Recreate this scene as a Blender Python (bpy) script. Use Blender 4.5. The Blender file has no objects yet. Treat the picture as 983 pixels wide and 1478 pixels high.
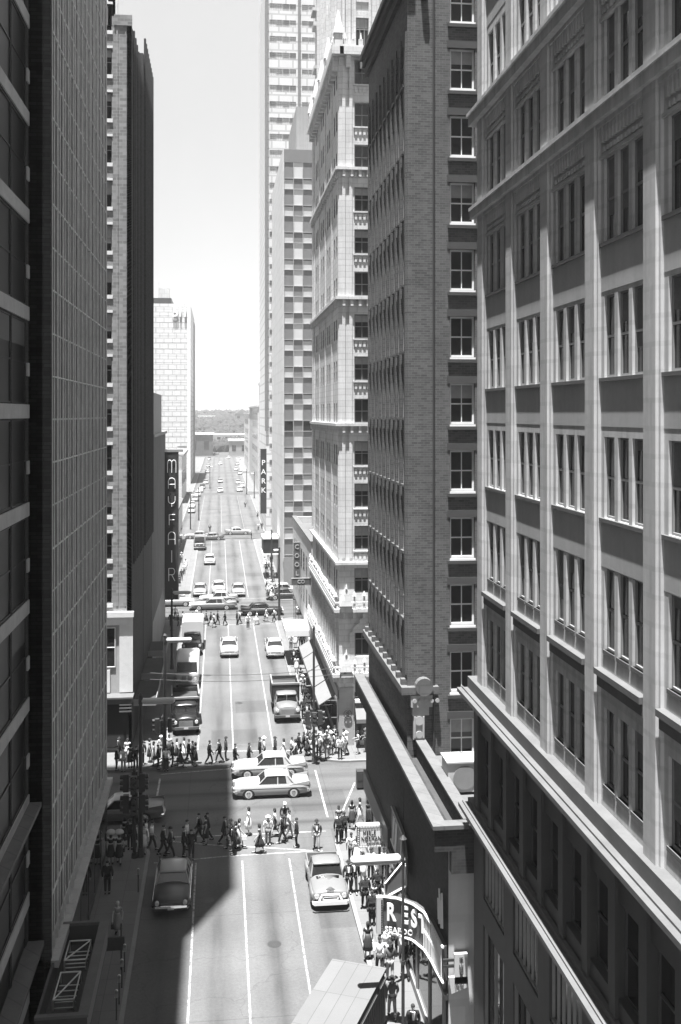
HAZE = 1; EXPO = 1.9
import bpy, bmesh, math, random
from mathutils import Vector, Matrix
random.seed(7)
R = random.Random(11)
sc = bpy.context.scene
C = sc.collection
PI = math.pi
H = 25.5                       # height of the eye
TH = math.radians(6.65)
CT, ST = math.cos(TH), math.sin(TH)
def G(px, py, Z=0.0):          # ground (or level Z) point seen at a place of the photograph
    a = (px - 491.5) / 1500.0; b = (598.0 - py) / 1500.0
    d = (Z - H) / b
    return (d * (a * CT + ST), d * (CT - a * ST))
# ------------------------------------------------------------------ mesh builder
class MB:
    def __init__(s): s.v = []; s.f = []; s.m = []
    def quad(s, pts, m=0):
        i = len(s.v); s.v += [tuple(p) for p in pts]; s.f.append(tuple(range(i, i + len(pts)))); s.m.append(m)
    def box(s, x0, x1, y0, y1, z0, z1, m=0):
        i = len(s.v)
        s.v += [(x0,y0,z0),(x1,y0,z0),(x1,y1,z0),(x0,y1,z0),(x0,y0,z1),(x1,y0,z1),(x1,y1,z1),(x0,y1,z1)]
        for f in ((0,3,2,1),(4,5,6,7),(0,1,5,4),(1,2,6,5),(2,3,7,6),(3,0,4,7)):
            s.f.append(tuple(i + k for k in f)); s.m.append(m)
    def fbox(s, F, u0, u1, z0, z1, w0, w1, m=0):
        i = len(s.v)
        s.v += [F.p(u,z,w) for (u,w,z) in ((u0,w1,z0),(u1,w1,z0),(u1,w0,z0),(u0,w0,z0),(u0,w1,z1),(u1,w1,z1),(u1,w0,z1),(u0,w0,z1))]
        for f in ((0,3,2,1),(4,5,6,7),(0,1,5,4),(1,2,6,5),(2,3,7,6),(3,0,4,7)):
            s.f.append(tuple(i + k for k in f)); s.m.append(m)
    def hexa(s, bot, top, m=0):     # bot, top: four points each, counterclockwise
        i = len(s.v); s.v += [tuple(p) for p in bot] + [tuple(p) for p in top]
        for f in ((0,3,2,1),(4,5,6,7),(0,1,5,4),(1,2,6,5),(2,3,7,6),(3,0,4,7)):
            s.f.append(tuple(i + k for k in f)); s.m.append(m)
    def tube(s, a, b, r0, r1=None, n=8, m=0):
        a = Vector(a); b = Vector(b); r1 = r0 if r1 is None else r1
        d = (b - a).normalized(); t = Vector((0,0,1)) if abs(d.z) < .9 else Vector((1,0,0))
        e1 = d.cross(t).normalized(); e2 = d.cross(e1)
        i = len(s.v)
        for c, r in ((a, r0), (b, r1)):
            for k in range(n):
                q = c + e1 * (r * math.cos(2*PI*k/n)) + e2 * (r * math.sin(2*PI*k/n)); s.v.append(tuple(q))
        for k in range(n):
            s.f.append((i+k, i+(k+1)%n, i+n+(k+1)%n, i+n+k)); s.m.append(m)
        s.f.append(tuple(i+k for k in range(n))[::-1]); s.m.append(m)
        s.f.append(tuple(i+n+k for k in range(n))); s.m.append(m)
    def loft(s, secs, m=0, caps=True, mfun=None):
        i = len(s.v); n = len(secs[0])
        for q in secs: s.v += [tuple(p) for p in q]
        for j in range(len(secs)-1):
            for k in range(n):
                s.f.append((i+j*n+k, i+j*n+(k+1)%n, i+(j+1)*n+(k+1)%n, i+(j+1)*n+k)); s.m.append(mfun(j,k) if mfun else m)
        if caps:
            s.f.append(tuple(i+k for k in range(n))[::-1]); s.m.append(m)
            s.f.append(tuple(i+(len(secs)-1)*n+k for k in range(n))); s.m.append(m)
    def add(s, o, fn=None, mo=0):
        i = len(s.v); s.v += [fn(p) if fn else p for p in o.v]
        s.f += [tuple(i+k for k in f) for f in o.f]; s.m += [k+mo for k in o.m]
    def mesh(s, name, mats, off=(0,0,0), smooth=False):
        me = bpy.data.meshes.new(name)
        me.from_pydata([(v[0]-off[0], v[1]-off[1], v[2]-off[2]) for v in s.v], [], s.f)
        for m in mats: me.materials.append(m)
        for p, k in zip(me.polygons, s.m): p.material_index = k; p.use_smooth = smooth
        bm = bmesh.new(); bm.from_mesh(me); bmesh.ops.recalc_face_normals(bm, faces=bm.faces); bm.to_mesh(me); bm.free()
        me.update(); return me
OFF = {}
def link(name, me, parent=None, loc=(0,0,0), rz=0):
    o = bpy.data.objects.new(name, me); C.objects.link(o); o.parent = parent; o.location = loc; o.rotation_euler = (0,0,rz)
    return o
def tag(o, label=None, cat=None, group=None, kind=None):
    if label: o['label'] = label
    if cat: o['category'] = cat
    if group: o['group'] = group
    if kind: o['kind'] = kind
    return o
def thing(name, label, cat, loc=(0,0,0), rz=0, group=None):
    o = link(name, None, None, loc, rz); o.empty_display_size = .2
    OFF[o.name] = loc
    return tag(o, label, cat, group)
def part(name, mb, mats, root, parent=None, smooth=False, local=False, label=None, kind=None):
    if not isinstance(mats, (list, tuple)): mats = [mats]
    off = (0,0,0) if (local or root is None) else OFF[root.name]
    o = link(name, mb.mesh(name, mats, off, smooth), parent or root)
    if label: o['label'] = label
    if kind: o['kind'] = kind
    return o
def single(name, mb, mats, label, cat, group=None, kind=None, smooth=False):
    if not isinstance(mats, (list, tuple)): mats = [mats]
    xs = [v[0] for v in mb.v]; ys = [v[1] for v in mb.v]; zs = [v[2] for v in mb.v]
    off = ((min(xs)+max(xs))/2, (min(ys)+max(ys))/2, min(zs))
    o = link(name, mb.mesh(name, mats, off, smooth), None, off)
    return tag(o, label, cat, group, kind)
def structure(name, mb, mats):
    if not isinstance(mats, (list, tuple)): mats = [mats]
    o = link(name, mb.mesh(name, mats)); o['kind'] = 'structure'; return o
def copy_tree(o, parent=None):
    c = o.copy(); C.objects.link(c); c.parent = parent
    for ch in list(o.children): copy_tree(ch, c)
    return c
class Fr:
    def __init__(s, kind, x=0, y=0, rz=None):
        s.kind = kind; s.x = x; s.y = y
        s.U, s.N, s.rz = {'front': ((1,0),(0,-1),0), 'left': ((0,1),(1,0),PI/2), 'right': ((0,-1),(-1,0),-PI/2)}[kind]
        if rz is not None:
            s.U = (math.cos(rz), math.sin(rz)); s.N = (math.sin(rz), -math.cos(rz)); s.rz = rz
    def p(s, u, z, w=0): return (s.x + u*s.U[0] + w*s.N[0], s.y + u*s.U[1] + w*s.N[1], z)
    def r(s, a, b):            # a span of Y (or X on a front) as a span of u
        if s.kind == 'right': return (-b, -a)
        return (a, b)
def wall(mb, F, u0, u1, z0, z1, holes, depth, m=0, w=0):
    us = sorted({round(q,4) for q in [u0,u1]+[h[0] for h in holes]+[h[1] for h in holes] if u0-1e-6 <= q <= u1+1e-6})
    zs = sorted({round(q,4) for q in [z0,z1]+[h[2] for h in holes]+[h[3] for h in holes] if z0-1e-6 <= q <= z1+1e-6})
    cell = {}
    for h in holes:
        for i in range(len(us)-1):
            if us[i] >= h[0]-1e-4 and us[i+1] <= h[1]+1e-4:
                for j in range(len(zs)-1):
                    if zs[j] >= h[2]-1e-4 and zs[j+1] <= h[3]+1e-4: cell[(i,j)] = 1
    for i in range(len(us)-1):
        j = 0
        while j < len(zs)-1:
            if (i,j) in cell: j += 1; continue
            k = j
            while k+1 < len(zs)-1 and (i,k+1) not in cell: k += 1
            mb.quad([F.p(us[i],zs[j],w),F.p(us[i+1],zs[j],w),F.p(us[i+1],zs[k+1],w),F.p(us[i],zs[k+1],w)], m)
            j = k+1
    for h in holes:
        a,b,c,d = h
        for (p,q) in (((a,c),(a,d)),((b,c),(b,d)),((a,c),(b,c)),((a,d),(b,d))):
            mb.quad([F.p(p[0],p[1],w),F.p(q[0],q[1],w),F.p(q[0],q[1],w-depth),F.p(p[0],p[1],w-depth)], m)
# ------------------------------------------------------------------ materials (black and white photograph: all greys)
def mat(name, v, rough=.8, noise=.12, nscale=1.2, streak=0, brick=None, metal=0, spec=.3, obj=False, bump=0, joints=None):
    m = bpy.data.materials.new(name); m.use_nodes = True
    nt = m.node_tree; N = nt.nodes; L = nt.links
    b = N['Principled BSDF']; b.inputs['Roughness'].default_value = rough; b.inputs['Metallic'].default_value = metal
    b.inputs['Specular IOR Level'].default_value = spec
    col = (v, v, v, 1)
    if not noise and not brick and not streak:
        b.inputs['Base Color'].default_value = col; return m
    if obj:
        co = N.new('ShaderNodeTexCoord').outputs['Object']
    else:
        co = N.new('ShaderNodeNewGeometry').outputs['Position']
    def math_(op, a, c):
        n = N.new('ShaderNodeMath'); n.operation = op
        for i, q in enumerate((a, c)):
            if isinstance(q, (int, float)): n.inputs[i].default_value = q
            else: L.new(q, n.inputs[i])
        return n.outputs[0]
    def noise_(scale, vec, det=4, rr=.6):
        n = N.new('ShaderNodeTexNoise'); n.inputs['Scale'].default_value = scale; n.inputs['Detail'].default_value = det; n.inputs['Roughness'].default_value = rr
        L.new(vec, n.inputs['Vector']); return n.outputs['Fac']
    val = None
    f = math_('MULTIPLY_ADD', noise_(nscale, co), noise*3.2); 
    n0 = f.node; n0.inputs[2].default_value = 1 - noise*1.6
    val = f
    f2 = math_('MULTIPLY_ADD', noise_(nscale*9, co, 3, .7), noise*1.6); f2.node.inputs[2].default_value = 1 - noise*.8
    val = math_('MULTIPLY', val, f2)
    if streak:
        mp = N.new('ShaderNodeMapping'); mp.inputs['Scale'].default_value = (1.0,1.0,.06); L.new(co, mp.inputs['Vector'])
        s_ = math_('MULTIPLY_ADD', noise_(2.2, mp.outputs[0], 5, .65), streak*3.0); s_.node.inputs[2].default_value = 1 - streak*1.5
        val = math_('MULTIPLY', val, s_)
    hgt = None
    if brick or joints:
        bw, bh, mv = brick or joints
        sp = N.new('ShaderNodeSeparateXYZ'); L.new(co, sp.inputs[0])
        ad = math_('ADD', sp.outputs[0], sp.outputs[1])
        cb = N.new('ShaderNodeCombineXYZ'); L.new(ad, cb.inputs[0]); L.new(sp.outputs[2], cb.inputs[1])
        br = N.new('ShaderNodeTexBrick'); L.new(cb.outputs[0], br.inputs['Vector'])
        br.inputs['Scale'].default_value = 1; br.inputs['Brick Width'].default_value = bw; br.inputs['Row Height'].default_value = bh
        br.inputs['Mortar Size'].default_value = bh*.11; br.inputs['Mortar Smooth'].default_value = .3
        sprd = .27 if brick else .04
        br.inputs['Color1'].default_value = (1-sprd,)*3+(1,); br.inputs['Color2'].default_value = (1+sprd,)*3+(1,); br.inputs['Mortar'].default_value = (mv,mv,mv,1)
        val = math_('MULTIPLY', val, br.outputs['Color'])
        hgt = br.outputs['Fac']
    val = math_('MULTIPLY', val, v)
    cl = N.new('ShaderNodeClamp'); L.new(val, cl.inputs['Value']); cl.inputs['Max'].default_value = .85; cl.inputs['Min'].default_value = .005
    L.new(cl.outputs[0], b.inputs['Base Color'])
    if bump:
        bp = N.new('ShaderNodeBump'); bp.inputs['Strength'].default_value = bump; bp.inputs['Distance'].default_value = .02
        L.new(noise_(nscale*14, co, 3, .6), bp.inputs['Height']); L.new(bp.outputs[0], b.inputs['Normal'])
    return m
M = {}
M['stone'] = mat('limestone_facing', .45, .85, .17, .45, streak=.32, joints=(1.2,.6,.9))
M['stone_dark_shade'] = mat('shade_darkened_stone', .065, .6, .12, .6, streak=.15)  # darker copy of the facing stone, cornice shade put into its colour
M['spandrel'] = mat('spandrel_stone', .38, .85, .12, .8, streak=.12)
M['sill_white'] = mat('white_sill_stone', .62, .8, .1, 2)
M['ledge'] = mat('ledge_stone', .115, .85, .16, 1.1, streak=.06)
M['brick_brown'] = mat('brown_brick', .085, .9, .2, .5, streak=.14, brick=(.30,.11,1.5))
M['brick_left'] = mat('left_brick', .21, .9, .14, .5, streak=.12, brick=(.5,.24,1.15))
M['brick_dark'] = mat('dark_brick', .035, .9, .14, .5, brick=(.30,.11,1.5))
M['brick_end'] = mat('end_wall_brick', .05, .9, .12, .6, brick=(.5,.15,.6))
M['lintel'] = mat('dark_lintel', .06, .9, .1, 1)
M['white_terra'] = mat('white_terracotta', .56, .7, .13, .8, streak=.16, joints=(1.0,.45,.86))
M['concrete'] = mat('pale_concrete', .5, .85, .07, .6, streak=.1, joints=(2.4,1.6,.92))
M['concrete_grid'] = mat('pale_gridded_panel', .56, .8, .04, .6, joints=(3.0,1.9,.72))
M['rib_grey'] = mat('ribbed_grey_facing', .24, .8, .08, .8, streak=.2)
M['band'] = mat('band_concrete', .36, .85, .16, 1.2, streak=.1)
M['alum'] = mat('aluminium_mullion', .56, .5, .22, 1.5, spec=.5)
M['glass'] = mat('window_glass', .02, .06, 0, spec=.6)
M['glass_curtain'] = mat('tinted_glass', .015, .35, .4, .5, spec=.15)
M['glass_soft'] = mat('old_glass', .025, .12, .3, 2.2, spec=.4)
M['blind'] = mat('window_blind', .30, .8, .2, 3)
M['shade'] = mat('roller_shade', .16, .8, .3, 2)
M['blind_light'] = mat('drawn_blind', .44, .8, .08, 2)
M['white'] = mat('white_paint', .75, .55, .05, 2)
M['frame_dark'] = mat('dark_frame', .09, .5, 0)
M['frame_mid'] = mat('grey_frame', .22, .6, .1, 2)
M['panel_grey'] = mat('grey_enamel_panel', .17, .5, .06, .7)
M['panel_white'] = mat('white_enamel_panel', .5, .5, .04, .7)
M['black'] = mat('black_paint', .02, .4, 0)
M['iron'] = mat('painted_iron', .045, .5, .15, 4)
M['metal'] = mat('bright_metal', .6, .3, .05, 3, metal=.8)
M['lampcase'] = mat('lamp_housing', .45, .45, .05, 3)
M['roof'] = mat('tar_roof', .05, .9, .25, .6)
M['roof_pale'] = mat('pale_roof', .11, .9, .2, .8)
M['sign_dark'] = mat('dark_sign_enamel', .03, .5, .1, 1)
M['sign_grey'] = mat('grey_sign_enamel', .09, .5, .1, 1)
M['neon'] = mat('white_neon_tube', .8, .4, 0)
M['kerb'] = mat('kerb_concrete', .2, .85, .15, 1.2)
M['canvas'] = mat('awning_canvas', .17, .9, .08, 1.5)
M['cap'] = mat('parapet_cap', .12, .85, .18, 1.5, joints=(1.1,.4,.8))
M['line'] = mat('painted_line', .34, .8, .22, 2.5)
def wear_line(m):
    nt = m.node_tree; N = nt.nodes; L = nt.links; b = N['Principled BSDF']; src = b.inputs['Base Color'].links[0].from_socket
    g = N.new('ShaderNodeNewGeometry'); n = N.new('ShaderNodeTexNoise'); n.inputs['Scale'].default_value = 3.2; n.inputs['Detail'].default_value = 6; n.inputs['Roughness'].default_value = .75; L.new(g.outputs['Position'], n.inputs['Vector'])
    r = N.new('ShaderNodeMapRange'); r.inputs['From Min'].default_value = .38; r.inputs['From Max'].default_value = .56; r.inputs['To Min'].default_value = .30; r.inputs['To Max'].default_value = 1.0; L.new(n.outputs['Fac'], r.inputs['Value'])
    x = N.new('ShaderNodeMath'); x.operation = 'MULTIPLY'; L.new(src, x.inputs[0]); L.new(r.outputs[0], x.inputs[1]); L.new(x.outputs[0], b.inputs['Base Color'])
wear_line(M['line'])
def paver(name, v, size, ns):
    m = mat(name, v, .9, ns, .7, bump=.3)
    nt = m.node_tree; N = nt.nodes; L = nt.links
    b = N['Principled BSDF']; src = b.inputs['Base Color'].links[0].from_socket
    g = N.new('ShaderNodeNewGeometry'); br = N.new('ShaderNodeTexBrick'); L.new(g.outputs['Position'], br.inputs['Vector'])
    br.offset = 0; br.inputs['Scale'].default_value = 1; br.inputs['Brick Width'].default_value = size; br.inputs['Row Height'].default_value = size
    br.inputs['Mortar Size'].default_value = .012; br.inputs['Color1'].default_value = (.94,)*3+(1,); br.inputs['Color2'].default_value = (1.05,)*3+(1,); br.inputs['Mortar'].default_value = (.6,)*3+(1,)
    mx = N.new('ShaderNodeMath'); mx.operation = 'MULTIPLY'; L.new(src, mx.inputs[0]); L.new(br.outputs['Color'], mx.inputs[1])
    L.new(mx.outputs[0], b.inputs['Base Color']); return m
M['walk'] = paver('sidewalk_concrete', .135, 1.25, .11)
M['roof_panel'] = paver('truck_roof_panel', .135, .8, .05)
def seams(m):      # long roof seams running with the truck
    nt = m.node_tree; br = [n for n in nt.nodes if n.type == 'TEX_BRICK'][0]; tc = nt.nodes.new('ShaderNodeTexCoord'); nt.links.new(tc.outputs['Object'], br.inputs['Vector'])
    br.inputs['Brick Width'].default_value = .59; br.inputs['Row Height'].default_value = 2.3
seams(M['roof_panel'])
def asphalt(name, v, wear):
    m = mat(name, v, .9, .1, .35, bump=.25)
    nt = m.node_tree; N = nt.nodes; L = nt.links
    b = N['Principled BSDF']; src = b.inputs['Base Color'].links[0].from_socket
    g = N.new('ShaderNodeNewGeometry'); s = N.new('ShaderNodeSeparateXYZ'); L.new(g.outputs['Position'], s.inputs[0])
    def mt(op, a, c=0.0, d=None):
        n = N.new('ShaderNodeMath'); n.operation = op
        for i, q in enumerate([a, c] + ([d] if d is not None else [])):
            if isinstance(q, (int, float)): n.inputs[i].default_value = q
            else: L.new(q, n.inputs[i])
        return n.outputs[0]
    # oil drip line down the middle of each lane
    mp = N.new('ShaderNodeMapping'); mp.inputs['Scale'].default_value = (1.2,.09,1) if wear == 'y' else (.09,1.2,1); L.new(g.outputs['Position'], mp.inputs[0])
    nz = N.new('ShaderNodeTexNoise'); nz.inputs['Scale'].default_value = 1.0; nz.inputs['Detail'].default_value = 5; L.new(mp.outputs[0], nz.inputs['Vector'])
    ax = s.outputs[0 if wear == 'y' else 1]
    ph = mt('MULTIPLY', mt('SUBTRACT', ax, -1.45 if wear == 'y' else 63.4), 2*PI/2.72)
    lane = mt('POWER', mt('MULTIPLY_ADD', mt('COSINE', mt('ADD', ph, PI)), .5, .5), 3.0)
    k = mt('MULTIPLY', lane, mt('MULTIPLY_ADD', nz.outputs['Fac'], 1.5, -.45))
    k = mt('SUBTRACT', 1.0, mt('MULTIPLY', k, .95 if wear == 'y' else 1.0))
    k2 = mt('MULTIPLY_ADD', nz.outputs['Fac'], .5, .75)
    # tar seams and square repair patches
    vo = N.new('ShaderNodeTexVoronoi'); vo.feature = 'F1'; vo.inputs['Scale'].default_value = .11; vo.distance = 'CHEBYCHEV'; L.new(g.outputs['Position'], vo.inputs['Vector'])
    pt = mt('MULTIPLY_ADD', mt('LESS_THAN', vo.outputs['Distance'], .2), -.2, 1.0)
    # meandering cracks, pale and dark grains, cross seams
    wn = N.new('ShaderNodeTexNoise'); wn.inputs['Scale'].default_value = .7; wn.inputs['Detail'].default_value = 4; L.new(g.outputs['Position'], wn.inputs['Vector'])
    wa = N.new('ShaderNodeVectorMath'); wa.operation = 'MULTIPLY_ADD'; L.new(wn.outputs['Color'], wa.inputs[0]); wa.inputs[1].default_value = (2.2,2.2,0); L.new(g.outputs['Position'], wa.inputs[2])
    v2 = N.new('ShaderNodeTexVoronoi'); v2.feature = 'DISTANCE_TO_EDGE'; v2.inputs['Scale'].default_value = .17; L.new(wa.outputs[0], v2.inputs['Vector'])
    crack = mt('MULTIPLY_ADD', mt('LESS_THAN', v2.outputs['Distance'], .005), -.16, 1.0)
    gr = N.new('ShaderNodeTexNoise'); gr.inputs['Scale'].default_value = 7; gr.inputs['Detail'].default_value = 8; gr.inputs['Roughness'].default_value = .8; L.new(g.outputs['Position'], gr.inputs['Vector'])
    grain = mt('MULTIPLY_ADD', gr.outputs['Fac'], .9, .55)
    bg_ = N.new('ShaderNodeTexNoise'); bg_.inputs['Scale'].default_value = .16; bg_.inputs['Detail'].default_value = 3; L.new(g.outputs['Position'], bg_.inputs['Vector'])
    big = mt('MULTIPLY_ADD', bg_.outputs['Fac'], .7, .65)
    seam = mt('MULTIPLY_ADD', mt('LESS_THAN', mt('PINGPONG', mt('ADD', s.outputs[1 if wear == 'y' else 0], 2.0), 4.6), .03), -.22, 1.0)
    pt = mt('MULTIPLY', mt('MULTIPLY', mt('MULTIPLY', pt, crack), mt('MULTIPLY', grain, big)), seam)
    out = mt('MULTIPLY', mt('MULTIPLY', mt('MULTIPLY', src, k), k2), pt)
    L.new(out, b.inputs['Base Color']); return m
M['asphalt'] = asphalt('worn_asphalt', .100, 'y')
M['asphalt_cross'] = asphalt('worn_asphalt_cross', .085, 'x')
M['ground'] = mat('town_ground', .07, .95, .25, .02)
# cloth, skin, cars
for n, v in (('suit_black',.018),('suit_dark',.035),('suit_grey',.11),('cloth_mid',.22),('cloth_light',.5),('cloth_white',.75),('skin',.38),('skin_dark',.12),('hair_dark',.03),('hair_light',.42),('shoe',.02)):
    M[n] = mat(n, v, .85, .12, 6, obj=True)
for n, v in (('car_white',.30),('car_pale',.19),('car_grey',.12),('van_white',.55),('car_dark',.035),('car_black',.012),('car_mid',.16)):
    M[n] = mat(n, v, .32, .04, 1.5, spec=.6, obj=True)
M['chrome'] = mat('chrome', .75, .15, 0, metal=1)
M['rubber'] = mat('tyre_rubber', .02, .8, 0)
M['auto_glass'] = mat('car_glass', .015, .06, 0, spec=.6)
M['lens'] = mat('lamp_lens', .55, .2, 0, spec=.6)
M['lens_dark'] = mat('tail_lamp_lens', .12, .3, 0)
M['foliage'] = mat('foliage', .03, .9, .5, .08)
M['hill'] = mat('hill_ground', .035, .95, .35, .02)
M['spandrel_pale'] = M['panel_white']
# ------------------------------------------------------------------ windows
def win_geo(w, h, style, blind=0):
    f = MB(); p = MB()
    t = {'dh':.09,'plain':.05,'casement':.05,'slot':.04}[style]; fm = 0
    f.box(-w/2, w/2, 0, .07, h-t, h); f.box(-w/2, w/2, -.0, .07, 0, t*1.2)
    f.box(-w/2, -w/2+t, .002, .068, t*1.2, h-t); f.box(w/2-t, w/2, .002, .068, t*1.2, h-t)
    if style in ('dh','plain'): f.box(-w/2+t, w/2-t, .004, .066, h*.5-.03, h*.5+.03)
    if style == 'dh':
        f.box(-.022, .022, .02, .06, t*1.2, h*.5-.03); f.box(-.022, .022, .02, .06, h*.5+.03, h-t)
    if style == 'casement':
        f.box(-w*.17-.02, -w*.17+.02, .01, .06, t*1.2, h-t); f.box(w*.17-.02, w*.17+.02, .01, .06, t*1.2, h-t)
        f.box(-w/2+t, w/2-t, .004, .066, h*.6-.025, h*.6+.025)
    a, b = t*.8, t*.8
    p.box(-w/2+a, w/2-a, .045, .075, b, h-b, 0)
    if blind:
        p.box(-w/2+t+.01, w/2-t-.01, .03, .044, h-t-(h-2*t)*blind, h-t-.01, 1)
    return f, p
WM = {}
def win_meshes(w, h, style, fm, gm, bm_, blind):
    k = (round(w,3), round(h,3), style, fm, gm, bm_, blind)
    if k not in WM:
        f, p = win_geo(w, h, style, blind)
        WM[k] = (f.mesh('window', [M[fm]]), p.mesh('pane', [M[gm], M[bm_]]), f, p)
    return WM[k]
def proj(P):
    x, y, z = P; d = x*ST + y*CT
    if d < 1: return None
    u = x*CT - y*ST
    return 491.5 + 1500*u/d, 598 + 1500*(H-z)/d, d
def windows(root, F, lst, style='plain', fm='frame_dark', gm='glass', recess=.25, blinds=(0,), bmn='blind', limit=100, name='window', seed=1, done=None):
    rr = random.Random(seed); rank = []
    for (u, z, w, h) in lst:
        P = F.p(u, z + h/2, -recess); q = proj(P); s = 0
        if q and -5 < q[0] < 990 and -60 < q[1] < 1500:
            face = abs(P[0]*F.N[0] + P[1]*F.N[1]) / math.hypot(P[0], P[1])
            s = w*h*face/(q[2]**2)
        rank.append((s, u, z, w, h, rr.choice(blinds)))
    rank.sort(reverse=True)
    used = done[0] if done else 0
    big = rank[:max(0, limit-used)]; rest = rank[max(0, limit-used):]
    big2 = [r for r in big if r[0] > 0]; rest = [r for r in big if r[0] <= 0] + rest
    if done: done[0] += len(big2)
    off = OFF[root.name]
    for (s, u, z, w, h, bl) in big2:
        fme, pme, _, _ = win_meshes(w, h, style, fm, gm, bmn, bl)
        P = F.p(u, z, -recess)
        o = link(name, fme, root, (P[0]-off[0], P[1]-off[1], P[2]-off[2]), F.rz)
        link('pane', pme, o)
    if rest:
        mb = MB(); c, s_ = math.cos(F.rz), math.sin(F.rz)
        for (s, u, z, w, h, bl) in rest:
            _, _, f, p = win_meshes(w, h, style, fm, gm, bmn, bl)
            P = F.p(u, z, -recess)
            fn = lambda v: (P[0]+v[0]*c-v[1]*s_, P[1]+v[0]*s_+v[1]*c, P[2]+v[2])
            mb.add(f, fn, 0); mb.add(p, fn, 1)
        part(name, mb, [M[fm], M[gm], M[bmn]], root, kind='stuff')
def text_mb(txt, size, depth=.03, bold=0, spacing=1.0, align='CENTER', xs=1.0):
    cu = bpy.data.curves.new('t', 'FONT'); cu.body = txt; cu.size = size; cu.extrude = depth; cu.offset = bold
    cu.align_x = align; cu.align_y = 'CENTER'; cu.space_character = spacing; cu.resolution_u = 3
    o = bpy.data.objects.new('t', cu); C.objects.link(o)
    dg = bpy.context.evaluated_depsgraph_get(); me = bpy.data.meshes.new_from_object(o.evaluated_get(dg))
    mb = MB()
    for v in me.vertices: mb.v.append((v.co.x*xs, -v.co.z, v.co.y))     # stands upright, faces local -Y
    for p in me.polygons: mb.f.append(tuple(p.vertices)); mb.m.append(0)
    bpy.data.objects.remove(o); bpy.data.meshes.remove(me); bpy.data.curves.remove(cu)
    return mb
def put(mb, P, rz=0, m=0):
    out = MB(); c, s = math.cos(rz), math.sin(rz)
    out.add(mb, lambda v: (P[0]+v[0]*c-v[1]*s, P[1]+v[0]*s+v[1]*c, P[2]+v[2]), m); return out
# ================================================================== THE SETTING
XL, XR = -4.0, 6.8            # kerbs of the main street
FL, FR_ = -6.5, 9.0           # building lines
WL, WR = -8.6, 9.6            # the street is wider beyond the third crossing
crosses = [(63.5, 75.5), (129.5, 142.0), (213.0, 224.0), (330.0, 341.0), (450.0, 461.0)]
g = MB(); g.quad([(-2500,-60,0),(2500,-60,0),(2500,4000,0),(-2500,4000,0)])
structure('ground', g, M['ground'])
rd = MB(); segs = []; y = -20
for a, b in crosses + [(620, 632)]:
    segs.append((y, a)); y = b
for (a, b) in segs:
    l, r = (XL, XR) if a < 220 else (WL, WR)
    rd.quad([(l,a,.012),(r,a,.012),(r,b,.012),(l,b,.012)])
structure('main_street', rd, M['asphalt'])
for i, (a, b) in enumerate(crosses):
    c = MB(); c.quad([(-160,a,.012),(160,a,.012),(160,b,.012),(-160,b,.012)])
    structure('cross_street', c, M['asphalt_cross'])
# sidewalks as raised slabs with rounded corners at the crossings
def slab(x0, x1, y0, y1, side, rad=2.0, corners=(1,1)):
    """side=+1: kerb on the low-X edge (right pavement); -1: kerb on the high-X edge"""
    pts = []
    kx = x0 if side > 0 else x1; ox = x1 if side > 0 else x0; s = 1 if side > 0 else -1
    def arc(cx, cy, a0, a1):
        return [(cx + rad*math.cos(a0+(a1-a0)*k/8), cy + rad*math.sin(a0+(a1-a0)*k/8)) for k in range(9)]
    if corners[0]: pts += arc(kx+s*rad, y0+rad, -PI/2, PI if side > 0 else 0) if side < 0 else [p for p in arc(kx+rad, y0+rad, 1.5*PI, PI)]
    else: pts += [(kx, y0)]
    if corners[1]: pts += arc(kx+s*rad, y1-rad, PI, PI/2) if side > 0 else arc(kx-rad, y1-rad, 0, PI/2)
    else: pts += [(kx, y1)]
    pts += [(ox, y1), (ox, y0)]
    return pts
wk = MB(); kb = MB()
def add_slab(pts, z=.15):
    n = len(pts); i = len(wk.v)
    wk.v += [(p[0],p[1],z) for p in pts] + [(p[0],p[1],0) for p in pts]
    wk.f.append(tuple(range(i, i+n))); wk.m.append(0)
    for k in range(n):
        q = (k+1) % n; wk.f.append((i+k, i+n+k, i+n+q, i+q)); wk.m.append(0)
    # kerb stones, a strip 0.18 wide on top of the edge
    for k in [q for q in range(n) if q != n-2]:
        a = Vector(pts[k]); b = Vector(pts[(k+1) % n]); d = (b-a)
        if d.length < 1e-4: continue
        nrm = Vector((-d.y, d.x)).normalized()
        cx = sum(p[0] for p in pts)/n; cy = sum(p[1] for p in pts)/n
        if nrm.dot(Vector((cx,cy))-a) < 0: nrm = -nrm
        kb.hexa([(a.x-nrm.x*.02,a.y-nrm.y*.02,0),(b.x-nrm.x*.02,b.y-nrm.y*.02,0),(b.x+nrm.x*.18,b.y+nrm.y*.18,0),(a.x+nrm.x*.18,a.y+nrm.y*.18,0)],
                [(a.x-nrm.x*.02,a.y-nrm.y*.02,.156),(b.x-nrm.x*.02,b.y-nrm.y*.02,.156),(b.x+nrm.x*.18,b.y+nrm.y*.18,.156),(a.x+nrm.x*.18,a.y+nrm.y*.18,.156)])
for i, (a, b) in enumerate(segs):
    l, r = (XL, XR) if a < 220 else (WL, WR)
    first = 0 if i == 0 else 1
    add_slab(slab(r, r+60, a, b, 1, 2.6, (first,1))); add_slab(slab(l-60, l, a, b, -1, 2.6, (first,1)))
structure('sidewalk', wk, M['walk']); structure('kerb', kb, M['kerb'])
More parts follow.
